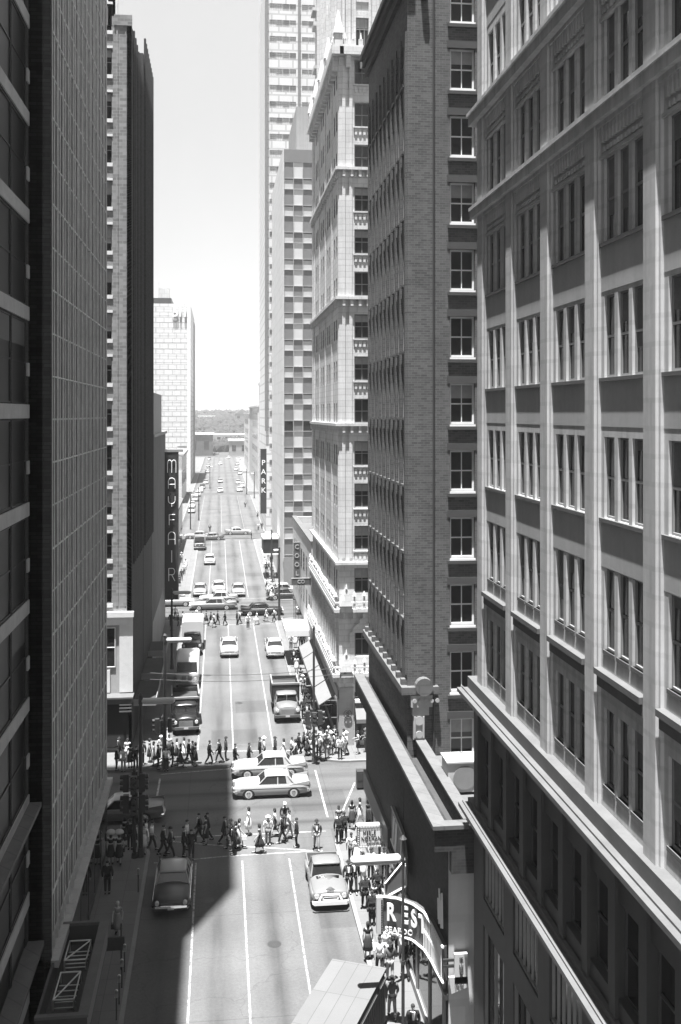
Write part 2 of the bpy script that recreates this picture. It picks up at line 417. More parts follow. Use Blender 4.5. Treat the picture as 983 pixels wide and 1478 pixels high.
# painted markings
ln = MB()
def stripe(P, Q, w=.10, z=.018):
    a = Vector(P); b = Vector(Q); d = (b-a).normalized(); n = Vector((-d.y, d.x))*w/2
    ln.quad([(a.x-n.x,a.y-n.y,z),(b.x-n.x,b.y-n.y,z),(b.x+n.x,b.y+n.y,z),(a.x+n.x,a.y+n.y,z)])
for x in (-1.32, 1.3, 3.98): stripe((x, 20), (x, 59.6))
for x in (-1.62, 1.05, 4.1): stripe((x, 79.6), (x, 127.2))
for x in (-1.5, 1.1, 4.0): stripe((x, 145.2), (x, 211), .08)
for x in (-4.6, .5, 5.5): stripe((x, 226), (x, 328), .06)
def gline(a, b, w=.11): stripe(G(*a), G(*b), w)
gline((222,1246),(330,1236),.13); gline((330,1236),(466,1228),.13)
gline((250,1215),(330,1222),.12); gline((232,1209),(330,1206),.12); gline((335,1221),(466,1229),.12); gline((330,1206),(470,1200),.12)
gline((232,1118),(331,1110),.12); gline((300,1085),(440,1083),.16)
gline((231,1124),(219,1195),.13); gline((455,1112),(473,1180),.13); gline((170,1169),(199,1146),.12); gline((495,1170),(512,1130),.12)
stripe((-3.6,126.6),(6.5,126.6),.16); stripe((-3.6,144.4),(6.5,144.4),.16); stripe((-3.6,130.2),(6.5,130.2),.12)
structure('road_marking', ln, M['line'])
mh = MB()
for (px, py) in ((396,1363),(300,1300),(300,975),(345,1015),(285,880)):
    X, Y = G(px, py); mh.tube((X,Y,.013),(X,Y,.02),.34,.34,16)
structure('manhole_cover', mh, M['iron'])
# storm grating at the right kerb
gr = MB(); X, Y = G(470,1238)
for k in range(6): gr.box(X-.35,X+.35,Y-.3+.1*k,Y-.26+.1*k,.013,.03)
structure('drain_grating', gr, M['iron'])

# ================================================================== BUILDINGS, RIGHT
def building(name, label, x, y):
    return thing(name, label, 'building', (x, y, 0))
# ---- near stone office building with piers
b1 = building('office_building', 'pale stone office building with tall fluted piers and three window bays filling the right edge', 15, 22)
F = Fr('right', 9.2, 0); Y0, Y1 = 5.0, 37.0
core = MB(); core.box(9.52, 30, Y0, Y1, 0, 50)
part('core', core, M['stone'], b1)
piersY = [36.6, 32.9, 29.25, 25.55, 21.9, 18.2, 14.5, 10.8, 7.1]        # far edge of each pier
PW = .85
floors = [  # sill, window top, bottom of the wall strip, top of the strip
 (16.45, 18.35, 15.9, 19.5), (19.75, 21.75, 19.5, 22.75), (22.97, 24.95, 22.75, 26.15), (26.4, 28.4, 26.15, 29.45),
 (29.7, 31.75, 29.45, 32.75), (33.2, 35.2, 32.75, 35.9), (36.6, 38.8, 35.9, 40.0), (40.3, 42.4, 40.0, 43.6), (43.9, 46.0, 43.6, 47.5)]
w = MB(); winl = []; mull = MB(); span = MB()
bays = []
for i in range(len(piersY)-1):
    bays.append((piersY[i+1], piersY[i]-PW))
for (ya, yb) in bays:
    cw = (yb-ya); ww = .66; gp = (cw-3*ww)/4
    for (s, t, b, e) in floors:
        holes = []
        for k in range(3):
            a = ya + gp + k*(ww+gp); u = F.r(a, a+ww); holes.append((u[0], u[1], s, t)); winl.append(((u[0]+u[1])/2, s, ww, t-s))
        u = F.r(ya, yb)
        wall(w, F, u[0], u[1], b, e, holes, .14, 0, w=-.15)
part('wall', w, M['stone'], b1)
for i, y in enumerate(piersY):
    p = MB(); a, b = F.r(y-PW, y)
    p.fbox(F, a, b, 15.9, 32.62, -.35, -.07); p.fbox(F, a+.1, b-.1, 15.9, 32.62, -.07, 0)
    p.fbox(F, a, b, 33.02, 36.0, -.35, -.07); p.fbox(F, a+.1, b-.1, 33.02, 36.0, -.07, 0)
    p.fbox(F, a, b, 36.45, 50, -.35, -.07); p.fbox(F, a+.1, b-.1, 36.45, 50, -.07, 0)
    part('pier', p, M['stone'], b1)
for (s, t, b, e) in floors:
    for (ya, yb) in bays:
        u = F.r(ya, yb)
        if s in (22.97, 26.4, 29.7, 40.3, 43.9):
            q = MB(); q.fbox(F, u[0], u[1], s-.1, s-.01, -.3, -.085); part('sill', q, M['ledge'], b1)
            q = MB(); q.fbox(F, u[0], u[1], s-1.2, s-.1, -.3, -.142); part('spandrel', q, M['spandrel'], b1)
        elif s in (16.45, 19.75, 33.2):
            q = MB(); ww = .66; gp = (yb-ya-3*ww)/4
            for k in range(3):
                a = ya+gp+k*(ww+gp); v = F.r(a-.05, a+ww+.05); q.fbox(F, v[0], v[1], s-.1, s, -.3, -.125)
            part('sill', q, M['ledge'], b1)
for (z0, z1, pr, name, cont) in ((19.05,19.28,-.0,'ledge',0),(32.62,33.02,.16,'cornice',1),(36.0,36.45,.24,'cornice',1)):
    if cont:
        q = MB(); u = F.r(Y0, Y1+.2); q.fbox(F, u[0], u[1], z0, z1-.12, -.3, pr*.7); q.fbox(F, u[0], u[1], z1-.12, z1, -.3, pr); part(name, q, M['stone'], b1)
        # dentils and a row of small brackets under it
        d = MB(); y = Y0
        for (ya, yb) in bays:
            n = int((yb-ya)/.22)
            for k in range(n):
                v = F.r(ya+.05+k*.22, ya+.17+k*.22); d.fbox(F, v[0], v[1], z0-.5, z0-.12, -.2, -.05); d.fbox(F, v[0], v[1], z0-.72, z0-.6, -.2, -.09)
            v = F.r(ya, yb); d.fbox(F, v[0], v[1], z0-.12, z0, -.2, -.02); d.fbox(F, v[0], v[1], z0-.86, z0-.78, -.2, -.09)
        part('dentil_band', d, M['stone'], b1)
    else:
        for (ya, yb) in bays:
            q = MB(); v = F.r(ya, yb); q.fbox(F, v[0], v[1], z0+.08, z1, -.3, .05); q.fbox(F, v[0], v[1], z0-.2, z0+.08, -.3, -.03)
            part(name, q, M['ledge'], b1)
windows(b1, F, winl, 'plain', 'frame_mid', 'glass_soft', .22, (0,.2,0,.35,0,.48,.12,.25,.7,0), 'shade', 100)
# cornices of the lower storeys and the base, its stone darkened for their shade
for z0, pr, zt in ((15.2, .55, 15.9), (11.0, .5, 11.45)):
    q = MB(); u = F.r(Y0, Y1+.35)
    q.fbox(F, u[0], u[1], z0, z0+.16, -.3, pr*.6); q.fbox(F, u[0], u[1], z0+.16, z0+.3, -.3, pr); q.fbox(F, u[0], u[1], z0+.3, zt, -.3, pr*.28)
    q.fbox(F, u[0], u[1], z0+.3, z0+.36, pr*.62, pr*.70)
    part('cornice', q, M['ledge'], b1)
w = MB(); hol = []; wl = []
for (ya, yb) in bays:
    for k in range(2):
        a = ya+.15+k*(yb-ya+PW)/2; u = F.r(a, a+1.25); hol.append((u[0], u[1], 11.9, 14.2)); wl.append(((u[0]+u[1])/2, 11.9, 1.25, 2.3))
u = F.r(Y0, Y1); wall(w, F, u[0], u[1], 11.45, 15.2, hol, .25)
part('wall', w, M['stone_dark_shade'], b1)
dn = [88]
windows(b1, F, wl, 'plain', 'frame_dark', 'glass_soft', .2, (0,), limit=100, name='lower_window', done=dn)
q = MB()
for y in piersY:
    for dy in (0, -1.85):
        v = F.r(y+dy-.5, y+dy-.12); q.fbox(F, v[0], v[1], 11.46, 15.19, 0, .09)
part('pilaster', q, M['stone_dark_shade'], b1)
w = MB(); hol = []
for (ya, yb) in bays:
    u = F.r(ya+.1, yb-.1); hol += [(u[0], u[1], .6, 7.6), (u[0], u[1], 8.5, 10.4)]
u = F.r(Y0, Y1); wall(w, F, u[0], u[1], 0, 11.0, hol, .3)
part('storefront_wall', w, M['stone_dark_shade'], b1)
for (ya, yb) in bays:
    u = F.r(ya+.1, yb-.1)
    q = MB(); n = 6
    for k in range(n+1):
        uu = u[0]+(u[1]-u[0]-.05)*k/n; q.fbox(F, uu, uu+.05, 8.5, 10.4, -.16, -.08)
    q.fbox(F, u[0], u[1], 8.5, 8.58, -.15, -.06); q.fbox(F, u[0], u[1], 10.32, 10.4, -.15, -.06)
    fr = part('transom_window', q, M['band'], b1)
    q = MB(); q.fbox(F, u[0]+.01, u[1]-.01, 8.51, 10.39, -.25, -.2); part('pane', q, M['glass_soft'], b1, fr)
    q = MB()
    for k in range(3):
        uu = u[0]+(u[1]-u[0]-.07)*k/2; q.fbox(F, uu, uu+.07, .6, 7.6, -.16, -.06)
    q.fbox(F, u[0], u[1], .6, .8, -.18, -.05); q.fbox(F, u[0], u[1], 3.6, 3.75, -.17, -.04)
    fr = part('shop_window', q, M['frame_mid'], b1)
    q = MB(); q.fbox(F, u[0]+.01, u[1]-.01, .62, 7.58, -.25, -.2); part('pane', q, M['glass'], b1, fr)

# ---- low building between, with parapets, roof and air conditioner
b2 = building('low_shop_building', 'low shop building with stone topped parapet between brown tower and pale stone offices', 12, 45)
q = MB(); q.box(8.62, 16, 38.6, 48.1, 0, 9.3); part('wall', q, [M['concrete']], b2)
q = MB(); q.box(8.6, 8.62, 38.62, 48.1, 0, 9.3); part('street_wall_shade', q, M['brick_dark'], b2)  # thin dark skin over the pale wall, its shade put into the colour
q = MB(); q.box(9.6, 16, 38.8, 48.1, 9.3, 9.42); part('roof', q, M['roof_pale'], b2)
q = MB(); q.box(8.55, 9.21, 38.45, 48.1, 9.3, 9.36); part('gutter', q, M['roof'], b2)
q = MB(); q.box(9.22, 9.6, 38.6, 48.2, 9.3, 10.1); q.box(9.62, 16, 38.6, 38.95, 9.3, 9.9); part('parapet', q, M['brick_brown'], b2)
q = MB(); q.box(9.16, 9.64, 38.5, 48.2, 10.1, 10.2); q.box(9.64, 16, 38.5, 39.0, 9.9, 10.0); part('parapet_cap', q, M['cap'], b2)
ac = thing('air_conditioner', 'white rooftop air conditioner box with round fan on the low building roof', 'air conditioner', (10.3, 43.6, 9.42))
q = MB(); q.box(-.72,.72,-.6,.6,.12,1.35); q.box(-.78,.78,-.66,.66,1.35,1.42)
for sx in (-.6,.6):
    for sy in (-.5,.5): q.box(sx-.05,sx+.05,sy-.05,sy+.05,0,.12)
part('casing', q, M['lampcase'], ac, local=True)
q = MB(); q.tube((0,-.63,.72),(0,-.602,.72),.5,.5,20); part('fan_grille', q, M['frame_mid'], ac, local=True)
q = MB(); q.tube((0,0,1.42),(0,0,1.6),.1,.1,10); q.box(.9,.98,-.3,.3,.0,.9); part('pipe', q, M['metal'], ac, local=True)

# ---- brown brick tower
b3 = building('brown_brick_tower', 'tall dark brown brick tower with white sashed windows and heavy cornice on the right corner', 15, 55)
X3, Ya, Yb, Z3 = 8.8, 48.3, 61.0, 46.8
q = MB(); q.box(9.05, 26, 48.6, 61, 0, Z3+.4); part('core', q, M['brick_brown'], b3)
Ff = Fr('front', 0, Ya); ho = []; wl = []
zc = [41.9 - 3.18*k for k in range(-1, 11)]
for z in zc:
    for xc in (11.46, 14.4, 17.3, 20.2):
        ho.append((xc-.6, xc+.6, z-.97, z+.97)); wl.append((xc, z-.97, 1.2, 1.94))
w = MB(); wall(w, Ff, X3, 26, 8.4, Z3+.4, ho, .3)
part('front_wall', w, M['brick_brown'], b3)
dn = [0]
windows(b3, Ff, wl, 'dh', 'white', 'glass', .2, (0,0,0,.35), 'blind', 48, done=dn)
for (xc, z, w_, h) in wl[:]:
    if xc > 12: continue
    q = MB(); q.hexa([Ff.p(xc-.6,z+h,.0),Ff.p(xc+.6,z+h,.0),Ff.p(xc+.6,z+h,-.1),Ff.p(xc-.6,z+h,-.1)][0:4], [Ff.p(xc-.78,z+h+.34,.0),Ff.p(xc+.78,z+h+.34,.0),Ff.p(xc+.78,z+h+.34,-.1),Ff.p(xc-.78,z+h+.34,-.1)])
    q = MB(); q.fbox(Ff, xc-.74, xc+.74, z+h, z+h+.34, -.05, .03); part('lintel', q, M['lintel'], b3)
    q = MB(); q.fbox(Ff, xc-.72, xc+.72, z-.26, z-.1, -.05, .1); q.fbox(Ff, xc-.62, xc+.62, z-.1, z-.01, -.2, .06, 1); part('sill', q, [M['lintel'], M['white']], b3)
q = MB(); q.tube((10.05,Ya-.07,9),(10.05,Ya-.07,46.5),.05,.05,6); part('downpipe', q, M['iron'], b3)
q = MB(); q.box(9.45, 9.75, Ya-.28, Ya-.02, 45.0, 45.5); q.box(9.5,9.7,Ya-.32,Ya-.28,45.05,45.4,1); part('bracket_lamp', q, [M['iron'], M['lens']], b3)
Fs = Fr('right', X3, 0); ho = []; wl = []
nb = 9; pit = (Yb-Ya-.6)/nb
for k in range(nb):
    yc = Ya+.3+pit*(k+.5)
    for z in [42.2-3.18*j for j in range(0, 9)]:
        u = F.r(yc-.33, yc+.33); ho.append((u[0], u[1], z-.95, z+.95)); wl.append(((u[0]+u[1])/2, z-.95, .66, 1.9))
w = MB(); u = F.r(Ya, Yb); wall(w, Fs, u[0], u[1], 8.4, Z3, ho, .1); part('side_wall', w, M['brick_brown'], b3)
windows(b3, Fs, wl, 'plain', 'frame_mid', 'glass_soft', .03, (0,0,.4), 'blind', 100, done=dn)
q = MB(); d = MB()
for k in range(nb+1):
    y = Ya+.3+pit*k
    v = F.r(y-.2, y+.2); q.fbox(Fs, v[0], v[1], 13.2, 43.6, 0, .07)
for j in range(0, 9):
    z = 42.2-3.18*j
    for k in range(nb):
        yc = Ya+.3+pit*(k+.5); v = F.r(yc-.38, yc+.38); d = MB(); d.fbox(Fs, v[0], v[1], z-1.08, z-.96, -.1, .1); part('sill', d, M['brick_brown'], b3)
part('pilaster', q, M['brick_brown'], b3)
q = MB(); u = F.r(Ya-.2, Yb+.35); q.fbox(Fs, u[0], u[1], 46.1, 46.5, -.3, .35); q.fbox(Fs, u[0], u[1], 46.5, Z3, -.3, .5); q.fbox(Fs, u[0], u[1], 45.6, 46.1, -.3, .2)
part('cornice', q, M['brick_dark'], b3)
for z, pr, zt in ((12.35,.32,12.7),):
    q = MB(); u = F.r(Ya-.32, Yb+.3); q.fbox(Fs, u[0], u[1], z, zt, -.2, pr)
    q.box(X3+.002, 10.25, Ya-.34, Ya+.1, z+.002, zt+.002)
    for k in range(nb+1):
        y = Ya+.3+pit*k; v = F.r(y-.16, y+.16); q.fbox(Fs, v[0], v[1], zt, zt+.28, .0, pr*.8)
    part('ledge', q, M['cap'], b3)
q = MB()   # carved scroll bracket under the ledge on the corner
q.box(X3+.12, 9.95, Ya-.3, Ya, 11.75, 12.3); q.box(X3+.2, 9.8, Ya-.24, Ya, 11.35, 11.75)
for k in range(5):
    q.tube((X3+.3+.27*k, Ya-.34, 12.05),(X3+.3+.27*k, Ya-.1, 12.05),.1,.1,10)
q.box(9.05, 9.6, Ya-.2, Ya, 10.2, 11.35); q.tube((9.33,Ya-.26,11.1),(9.33,Ya,11.1),.22,.22,12); q.tube((9.33,Ya-.26,10.45),(9.33,Ya,10.45),.17,.17,12)
for sx in (9.12, 9.53): q.tube((sx,Ya-.24,10.3),(sx,Ya-.24,11.3),.05,.05,6)
part('scroll_bracket', q, M['band'], b3)
q = MB(); q.tube((X3+.75,Ya-.4,12.7),(X3+.75,Ya+.1,12.7),.42,.42,16); part('medallion', q, M['cap'], b3)
# podium with the long parapet over the shops
q = MB(); q.box(8.62, 8.798, 48.3, 60.9, 0, 9.6); q.box(8.8, 9.04, 48.1, 60.9, 0, 8.4); part('podium_wall', q, M['brick_dark'], b3)
pd = thing('shop_canopy_parapet', 'long light topped stone parapet running over the shopfronts below the brown tower', 'parapet', (8.2, 49, 9.4))
q = MB(); q.box(7.95, 8.6, 38.0, 60.7, 9.2, 10.05); q.box(8.6, 9.55, 38.0, 38.38, 8.35, 10.05); part('fascia_and_shadow', q, M['brick_dark'], pd)  # end piece reaches down as a dark stand-in for the cornice shadow
q = MB(); q.box(7.88, 8.42, 37.9, 60.8, 10.05, 10.2); q.box(8.42, 9.25, 37.9, 38.44, 10.05, 10.2); part('cap', q, M['cap'], pd)
q = MB(); q.box(8.0, 8.6, 38.4, 60.6, 9.14, 9.2); part('soffit', q, M['brick_dark'], pd)
# shopfronts under it
sf = MB(); gl = MB()
for k in range(8):
    a = 39.0 + k*2.7
    sf.box(8.5, 8.62, a, a+.22, .15, 4.3)
sf.box(8.48, 8.62, 38.62, 60.9, 3.3, 3.5); sf.box(8.48,8.62,38.62,60.9,.15,.55)
s_ = part('shopfront', sf, M['frame_mid'], b3)
for k in range(8):
    a = 39.0 + k*2.7
    if a+2.7 > 61: break
    q = MB(); q.box(8.56, 8.60, a+.22, min(a+2.7, 60.9), .55, 3.3); part('shop_window', q, M['glass'], b3)
q = MB(); q.box(8.46, 8.62, 52, 60.9, 3.5, 4.5); part('fascia_sign', q, M['sign_grey'], b3)

# ---- white terracotta tower
b4 = building('white_gothic_tower', 'ornate white terracotta skyscraper with pale ribbed facade beyond the first crossing', 15, 90)
X4, Yc, Yd = 9.1, 79.0, 101.5
q = MB(); q.box(X4+.3, 26, Yc+.3, Yd, 0, 53); part('core', q, M['white_terra'], b4)
Ff = Fr('front', 0, Yc); Fs = Fr('right', X4, 0)
ho = []; wl = []
zs = [47.55-3.25*k for k in range(-1, 12)]
for z in zs:
    if z < 11: continue
    for xc in (10.9, 13.6, 16.3, 19.0): ho.append((xc-.62, xc+.62, z, z+1.9)); wl.append((xc, z, 1.24, 1.9))
w = MB(); wall(w, Ff, X4, 22, 0, 53, ho + [(10.3,11.5,6.95,9.5),(13.0,14.2,6.95,9.5)], .3)
part('front_wall', w, M['white_terra'], b4)
dn = [0]
windows(b4, Ff, wl, 'dh', 'frame_mid', 'glass_soft', .22, (0,0,.4,.3), 'blind', 20, done=dn, seed=3)
for xc in (10.9, 13.6):
    f, p, _, _ = win_meshes(1.2, 2.55, 'dh', 'frame_mid', 'glass_soft', 'blind', 0)
    o = link('arched_window', f, b4, (xc-15, Yc+.22-90, 6.95), 0); link('pane', p, o)
    q = MB(); n = 12
    for k in range(n):
        a0 = PI*k/n; a1 = PI*(k+1)/n
        def pp(a, r, yy): return (xc+r*math.cos(a), Yc+yy, 8.75+r*math.sin(a)*1.0)
        q.hexa([pp(a0,.62,-.16),pp(a0,.8,-.16),pp(a0,.8,.02),pp(a0,.62,.02)],[pp(a1,.62,-.16),pp(a1,.8,-.16),pp(a1,.8,.02),pp(a1,.62,.02)])
        q.hexa([pp(a0,.62,-.02),pp(a0,.9,-.02),pp(a0,.9,.02),pp(a0,.62,.02)],[pp(a1,.62,-.02),pp(a1,.9,-.02),pp(a1,.9,.02),pp(a1,.62,.02)])
    q.quad([(xc+.62*math.cos(PI*k/12),Yc-.03,8.75+.62*math.sin(PI*k/12)) for k in range(13)])
    q.box(xc-1.0,xc-.78,Yc-.14,Yc,8.0,8.8); q.box(xc+.78,xc+1.0,Yc-.14,Yc,8.0,8.8); q.tube((xc,Yc-.2,9.65),(xc,Yc,9.65),.25,.25,10)
    part('arch', q, M['white_terra'], b4)
ho = []; wl = []
for yc in (81.4, 86.6, 91.8, 97.0):
    for dy in (-.75, .75):
        for z in zs:
            if z < 11: continue
            u = F.r(yc+dy-.38, yc+dy+.38); ho.append((u[0],u[1],z,z+1.6)); wl.append(((u[0]+u[1])/2, z, .76, 1.6))
w = MB(); u = F.r(Yc, Yd); wall(w, Fs, u[0], u[1], 4.4, 53, ho, .1); part('side_wall', w, M['white_terra'], b4)
windows(b4, Fs, wl, 'plain', 'frame_mid', 'glass_soft', .01, (0,0,.3), 'blind', 76, done=dn, seed=4)
q = MB()
for yc in (79.35, 84.0, 89.2, 94.4, 99.6, 101.2):
    v = F.r(yc-.3, yc+.3); q.fbox(Fs, v[0], v[1], 14.5, 52.2, 0, .06)
for xc in (9.45, 10.0, 12.2, 14.9, 17.6): q.fbox(Ff, xc-.12, xc+.12, 14.5, 52.2, 0, .1)
part('rib', q, M['white_terra'], b4)
def ledge4(z, pr, h=.22, br=True, mname='white_terra'):
    q = MB(); u = F.r(Yc-pr, Yd); q.fbox(Fs, u[0], u[1], z, z+h, -.1, pr); q.box(X4+.002, 22, Yc-pr+.002, Yc+.1, z+.002, z+h-.002)
    if br:
        n = int((Yd-Yc)/.9)
        for k in range(n):
            y = Yc+.3+k*.9; v = F.r(y, y+.26); q.fbox(Fs, v[0], v[1], z-.5, z, 0, pr*.8)
        for k in range(8):
            x = X4+.25+k*.62; q.box(x, x+.2, Yc-pr*.8, Yc, z-.5, z)
    part('ledge', q, M[mname], b4)
for z in (44.2, 34.3, 24.6): ledge4(z, .3)
ledge4(14.0, .3, br=False)
for z in zs:         # carved apron panels under the front windows
    if z < 12: continue
    for xc in (10.9, 13.6):
        q = MB(); q.box(xc-.7,xc+.7,Yc-.12,Yc,z-.1,z-.0)
        for k in range(4): q.box(xc-.6+k*.33, xc-.42+k*.33, Yc-.07, Yc-.002, z-.62, z-.22)
        part('apron', q, M['white_terra'], b4)
def ornate(z, pr, name):
    q = MB(); rr = random.Random(int(z*10)); u = F.r(Yc-pr, Yd)
    q.fbox(Fs, u[0], u[1], z-.12, z+.14, -.1, pr); q.box(X4+.002, 22, Yc-pr, Yc+.1, z-.118, z+.138)
    q.fbox(Fs, u[0], u[1], z+.55, z+.68, pr-.22, pr-.02); q.box(X4-pr+.22, 14, Yc-pr+.02, Yc-pr+.2, z+.552, z+.678)
    def knob(x, y):
        hh = rr.uniform(.85, 1.15)
        q.box(x-.07, x+.07, y-.07, y+.07, z+.14, z+hh)
        q.hexa([(x-.13,y-.13,z+hh),(x+.13,y-.13,z+hh),(x+.13,y+.13,z+hh),(x-.13,y+.13,z+hh)], [(x-.02,y-.02,z+hh+.35),(x+.02,y-.02,z+hh+.35),(x+.02,y+.02,z+hh+.35),(x-.02,y+.02,z+hh+.35)])
    y = Yc-pr+.12; k = 0
    while y < Yd:
        knob(X4-pr+.12, y); q.tube((X4-pr+.12,y+.37,z+.35),(X4-pr-.0,y+.37,z+.35),.15,.15,8); y += .75
        q.fbox(Fs, -y-.1, -y+.1, z-.65, z-.12, 0, pr*.75); q.fbox(Fs, -y-.45, -y-.3, z-.42, z-.12, 0, pr*.5)
    x = X4+.4
    while x < 13: knob(x, Yc-pr+.12); q.tube((x+.37,Yc-pr+.12,z+.35),(x+.37,Yc-pr-.0,z+.35),.15,.15,8); q.box(x-.1,x+.1,Yc-pr*.75,Yc,z-.65,z-.12); x += .75
    part(name, q, M['white_terra'], b4)
ornate(10.5, .4, 'carved_balustrade'); ornate(5.6, .55, 'carved_balustrade')
for k in range(15):
    q = MB()
    y = Yc+.5+k*1.45; v = F.r(y, y+.28); q.fbox(Fs, v[0], v[1], 6.5, 9.9, 0, .25); q.fbox(Fs, v[0]-.05, v[1]+.05, 9.9, 10.3, 0, .3)
    part('colonnette', q, M['white_terra'], b4)
for k in range(14):
    y = Yc+.78+k*1.45; q = MB(); v = F.r(y+.12, y+1.02); q.fbox(Fs, v[0], v[1], 6.9, 9.4, .002, .02); part('window', q, M['glass_soft'], b4)
for k in range(14):      # tall dark window strips between the ribs of the set back tower
    y = 80.6+(k+.5)*1.42; q = MB(); q.box(9.87, 9.9, y-.28, y+.28, 54.5, 84-1) ; part('window_strip', q, M['glass_soft'], b4)
q = MB()
for (x, y) in ((9.3,79.3),(9.3,79.9),(9.9,79.2)):
    q.box(x-.12,x+.12,y-.12,y+.12,50.4,52.9); q.tube((x,y-.15,51),(x,y-.15,50.2),.16,.04,8)
part('corner_bracket', q, M['band'], b4)
# canopy hood over the corner pier
for z in (5.9, 10.9):
    q = MB(); s = .55
    q.hexa([(X4+.0,Yc-.6,z),(X4+1.0,Yc-.6,z),(X4+1.0,Yc,z),(X4+.0,Yc,z)],[(X4+.44,Yc-.5,z+1.3),(X4+.56,Yc-.5,z+1.3),(X4+.56,Yc,z+1.3),(X4+.44,Yc,z+1.3)])
    q.box(X4+.05,X4+.95,Yc-.5,Yc-.0,z-.45,z); q.tube((X4+.5,Yc-.5,z+1.3),(X4+.5,Yc-.5,z+1.7),.1,.02,6)
    part('canopy_hood', q, M['white_terra'] if z < 20 else M['band'], b4)
# main cornice and the tower set back above it
q = MB(); u = F.r(Yc-.6, Yd); q.fbox(Fs, u[0], u[1], 52.9, 53.5, -.3, .6); q.box(X4+.002, 24, Yc-.6, Yc+.3, 52.902, 53.498)
for k in range(20): v = F.r(Yc+.2+k*1.1, Yc+.55+k*1.1); q.fbox(Fs, v[0], v[1], 51.9, 52.9, 0, .45)
for k in range(8): q.box(X4+.5+k*1.1,X4+.85+k*1.1,Yc-.45,Yc,52.0,52.9)
part('cornice', q, M['white_terra'], b4)
Z4 = 84
q = MB(); q.box(9.4, 24, 79.6, 100.5, 53.4, Z4); part('upper_tower', q, M['white_terra'], b4)
q = MB(); F5 = Fr('right', 9.4, 0)
for k in range(15):
    y = 80.6+k*1.42; v = F.r(y-.13, y+.13); q.fbox(F5, v[0], v[1], 53.5, Z4, 0, .28 if k % 3 == 0 else .14)
for x in (9.5, 9.95, 10.35, 11.55, 12.2): q.box(x-.1, x+.1, 79.4, 79.598, 53.5, Z4)
part('rib', q, M['white_terra'], b4)
for k in range(14):
    for j in range(8):
        y = 80.6+(k+.5)*1.42; z = 54.4+j*3.25; v = F.r(y-.3, y+.3)
        if k < 9 and j < 6: q = MB(); q.fbox(F5, v[0], v[1], z+1.9, z+2.9, .03, .09); part('spandrel', q, M['white_terra'], b4)
for j in range(5):
    z = 53.9+j*3.6
    f, p, _, _ = win_meshes(1.0, 2.2, 'casement', 'frame_mid', 'glass_soft', 'blind', .35)
    q = MB(); q.box(10.36,11.54,79.5,79.598,z-.15,z); q.box(10.3,11.6,79.42,79.598,z+2.2,z+2.45)
    for k in range(5): q.tube((10.45+k*.25,79.45,z+2.6),(10.45+k*.25,79.55,z+2.6),.14,.14,8)
    part('window_hood', q, M['white_terra'], b4)
    o = link('window', f, b4, (10.95-15, 79.52-90, z), 0); link('pane', p, o)
for (x, y) in ((9.0, 78.75), (12.2, 78.75), (8.85, 90), (8.85, 100), (8.85, 84.5), (8.85, 95)):
    q = MB(); q.box(x-.3,x+.3,y-.3,y+.3,53.5,54.5); q.hexa([(x-.38,y-.38,54.5),(x+.38,y-.38,54.5),(x+.38,y+.38,54.5),(x-.38,y+.38,54.5)],[(x-.05,y-.05,56.3),(x+.05,y-.05,56.3),(x+.05,y+.05,56.3),(x-.05,y+.05,56.3)])
    for k in range(4): q.tube((x+.3*math.cos(k*PI/2),y+.3*math.sin(k*PI/2),54.5),(x+.2*math.cos(k*PI/2),y+.2*math.sin(k*PI/2),55.4),.09,.02,6)
    part('pinnacle', q, M['white_terra'], b4)
for (z, x0) in ((62.5, 9.2), (57.0, 9.35), (67, 9.5)):
    q = MB(); q.box(x0-.3, 9.9, 98.5, 100.3, z, z+.4); q.box(x0, 9.9, 98.8, 100.1, z+.4, z+1.4); q.box(x0-.4, 9.9, 98.4, 100.4, z+1.4, z+1.7); part('balcony', q, M['white_terra'], b4)
q = MB()      # pierced crest along the main cornice
for k in range(28):
    y = 78.6+k*.8; q.box(8.6,8.75,y,y+.42,53.5,54.15); q.hexa([(8.58,y+.1,54.15),(8.77,y+.1,54.15),(8.77,y+.32,54.15),(8.58,y+.32,54.15)],[(8.66,y+.2,54.6),(8.69,y+.2,54.6),(8.69,y+.23,54.6),(8.66,y+.23,54.6)])
for k in range(8):
    x = 8.75+k*.6; q.box(x,x+.34,78.5,78.64,53.5,54.1); q.tube((x+.17,78.57,54.1),(x+.17,78.57,54.6),.1,.02,6)
q.box(8.58,8.77,78.5,101,53.5,53.62); q.box(8.58,13.6,78.48,78.66,53.5,53.62)
part('crest', q, M['white_terra'], b4)
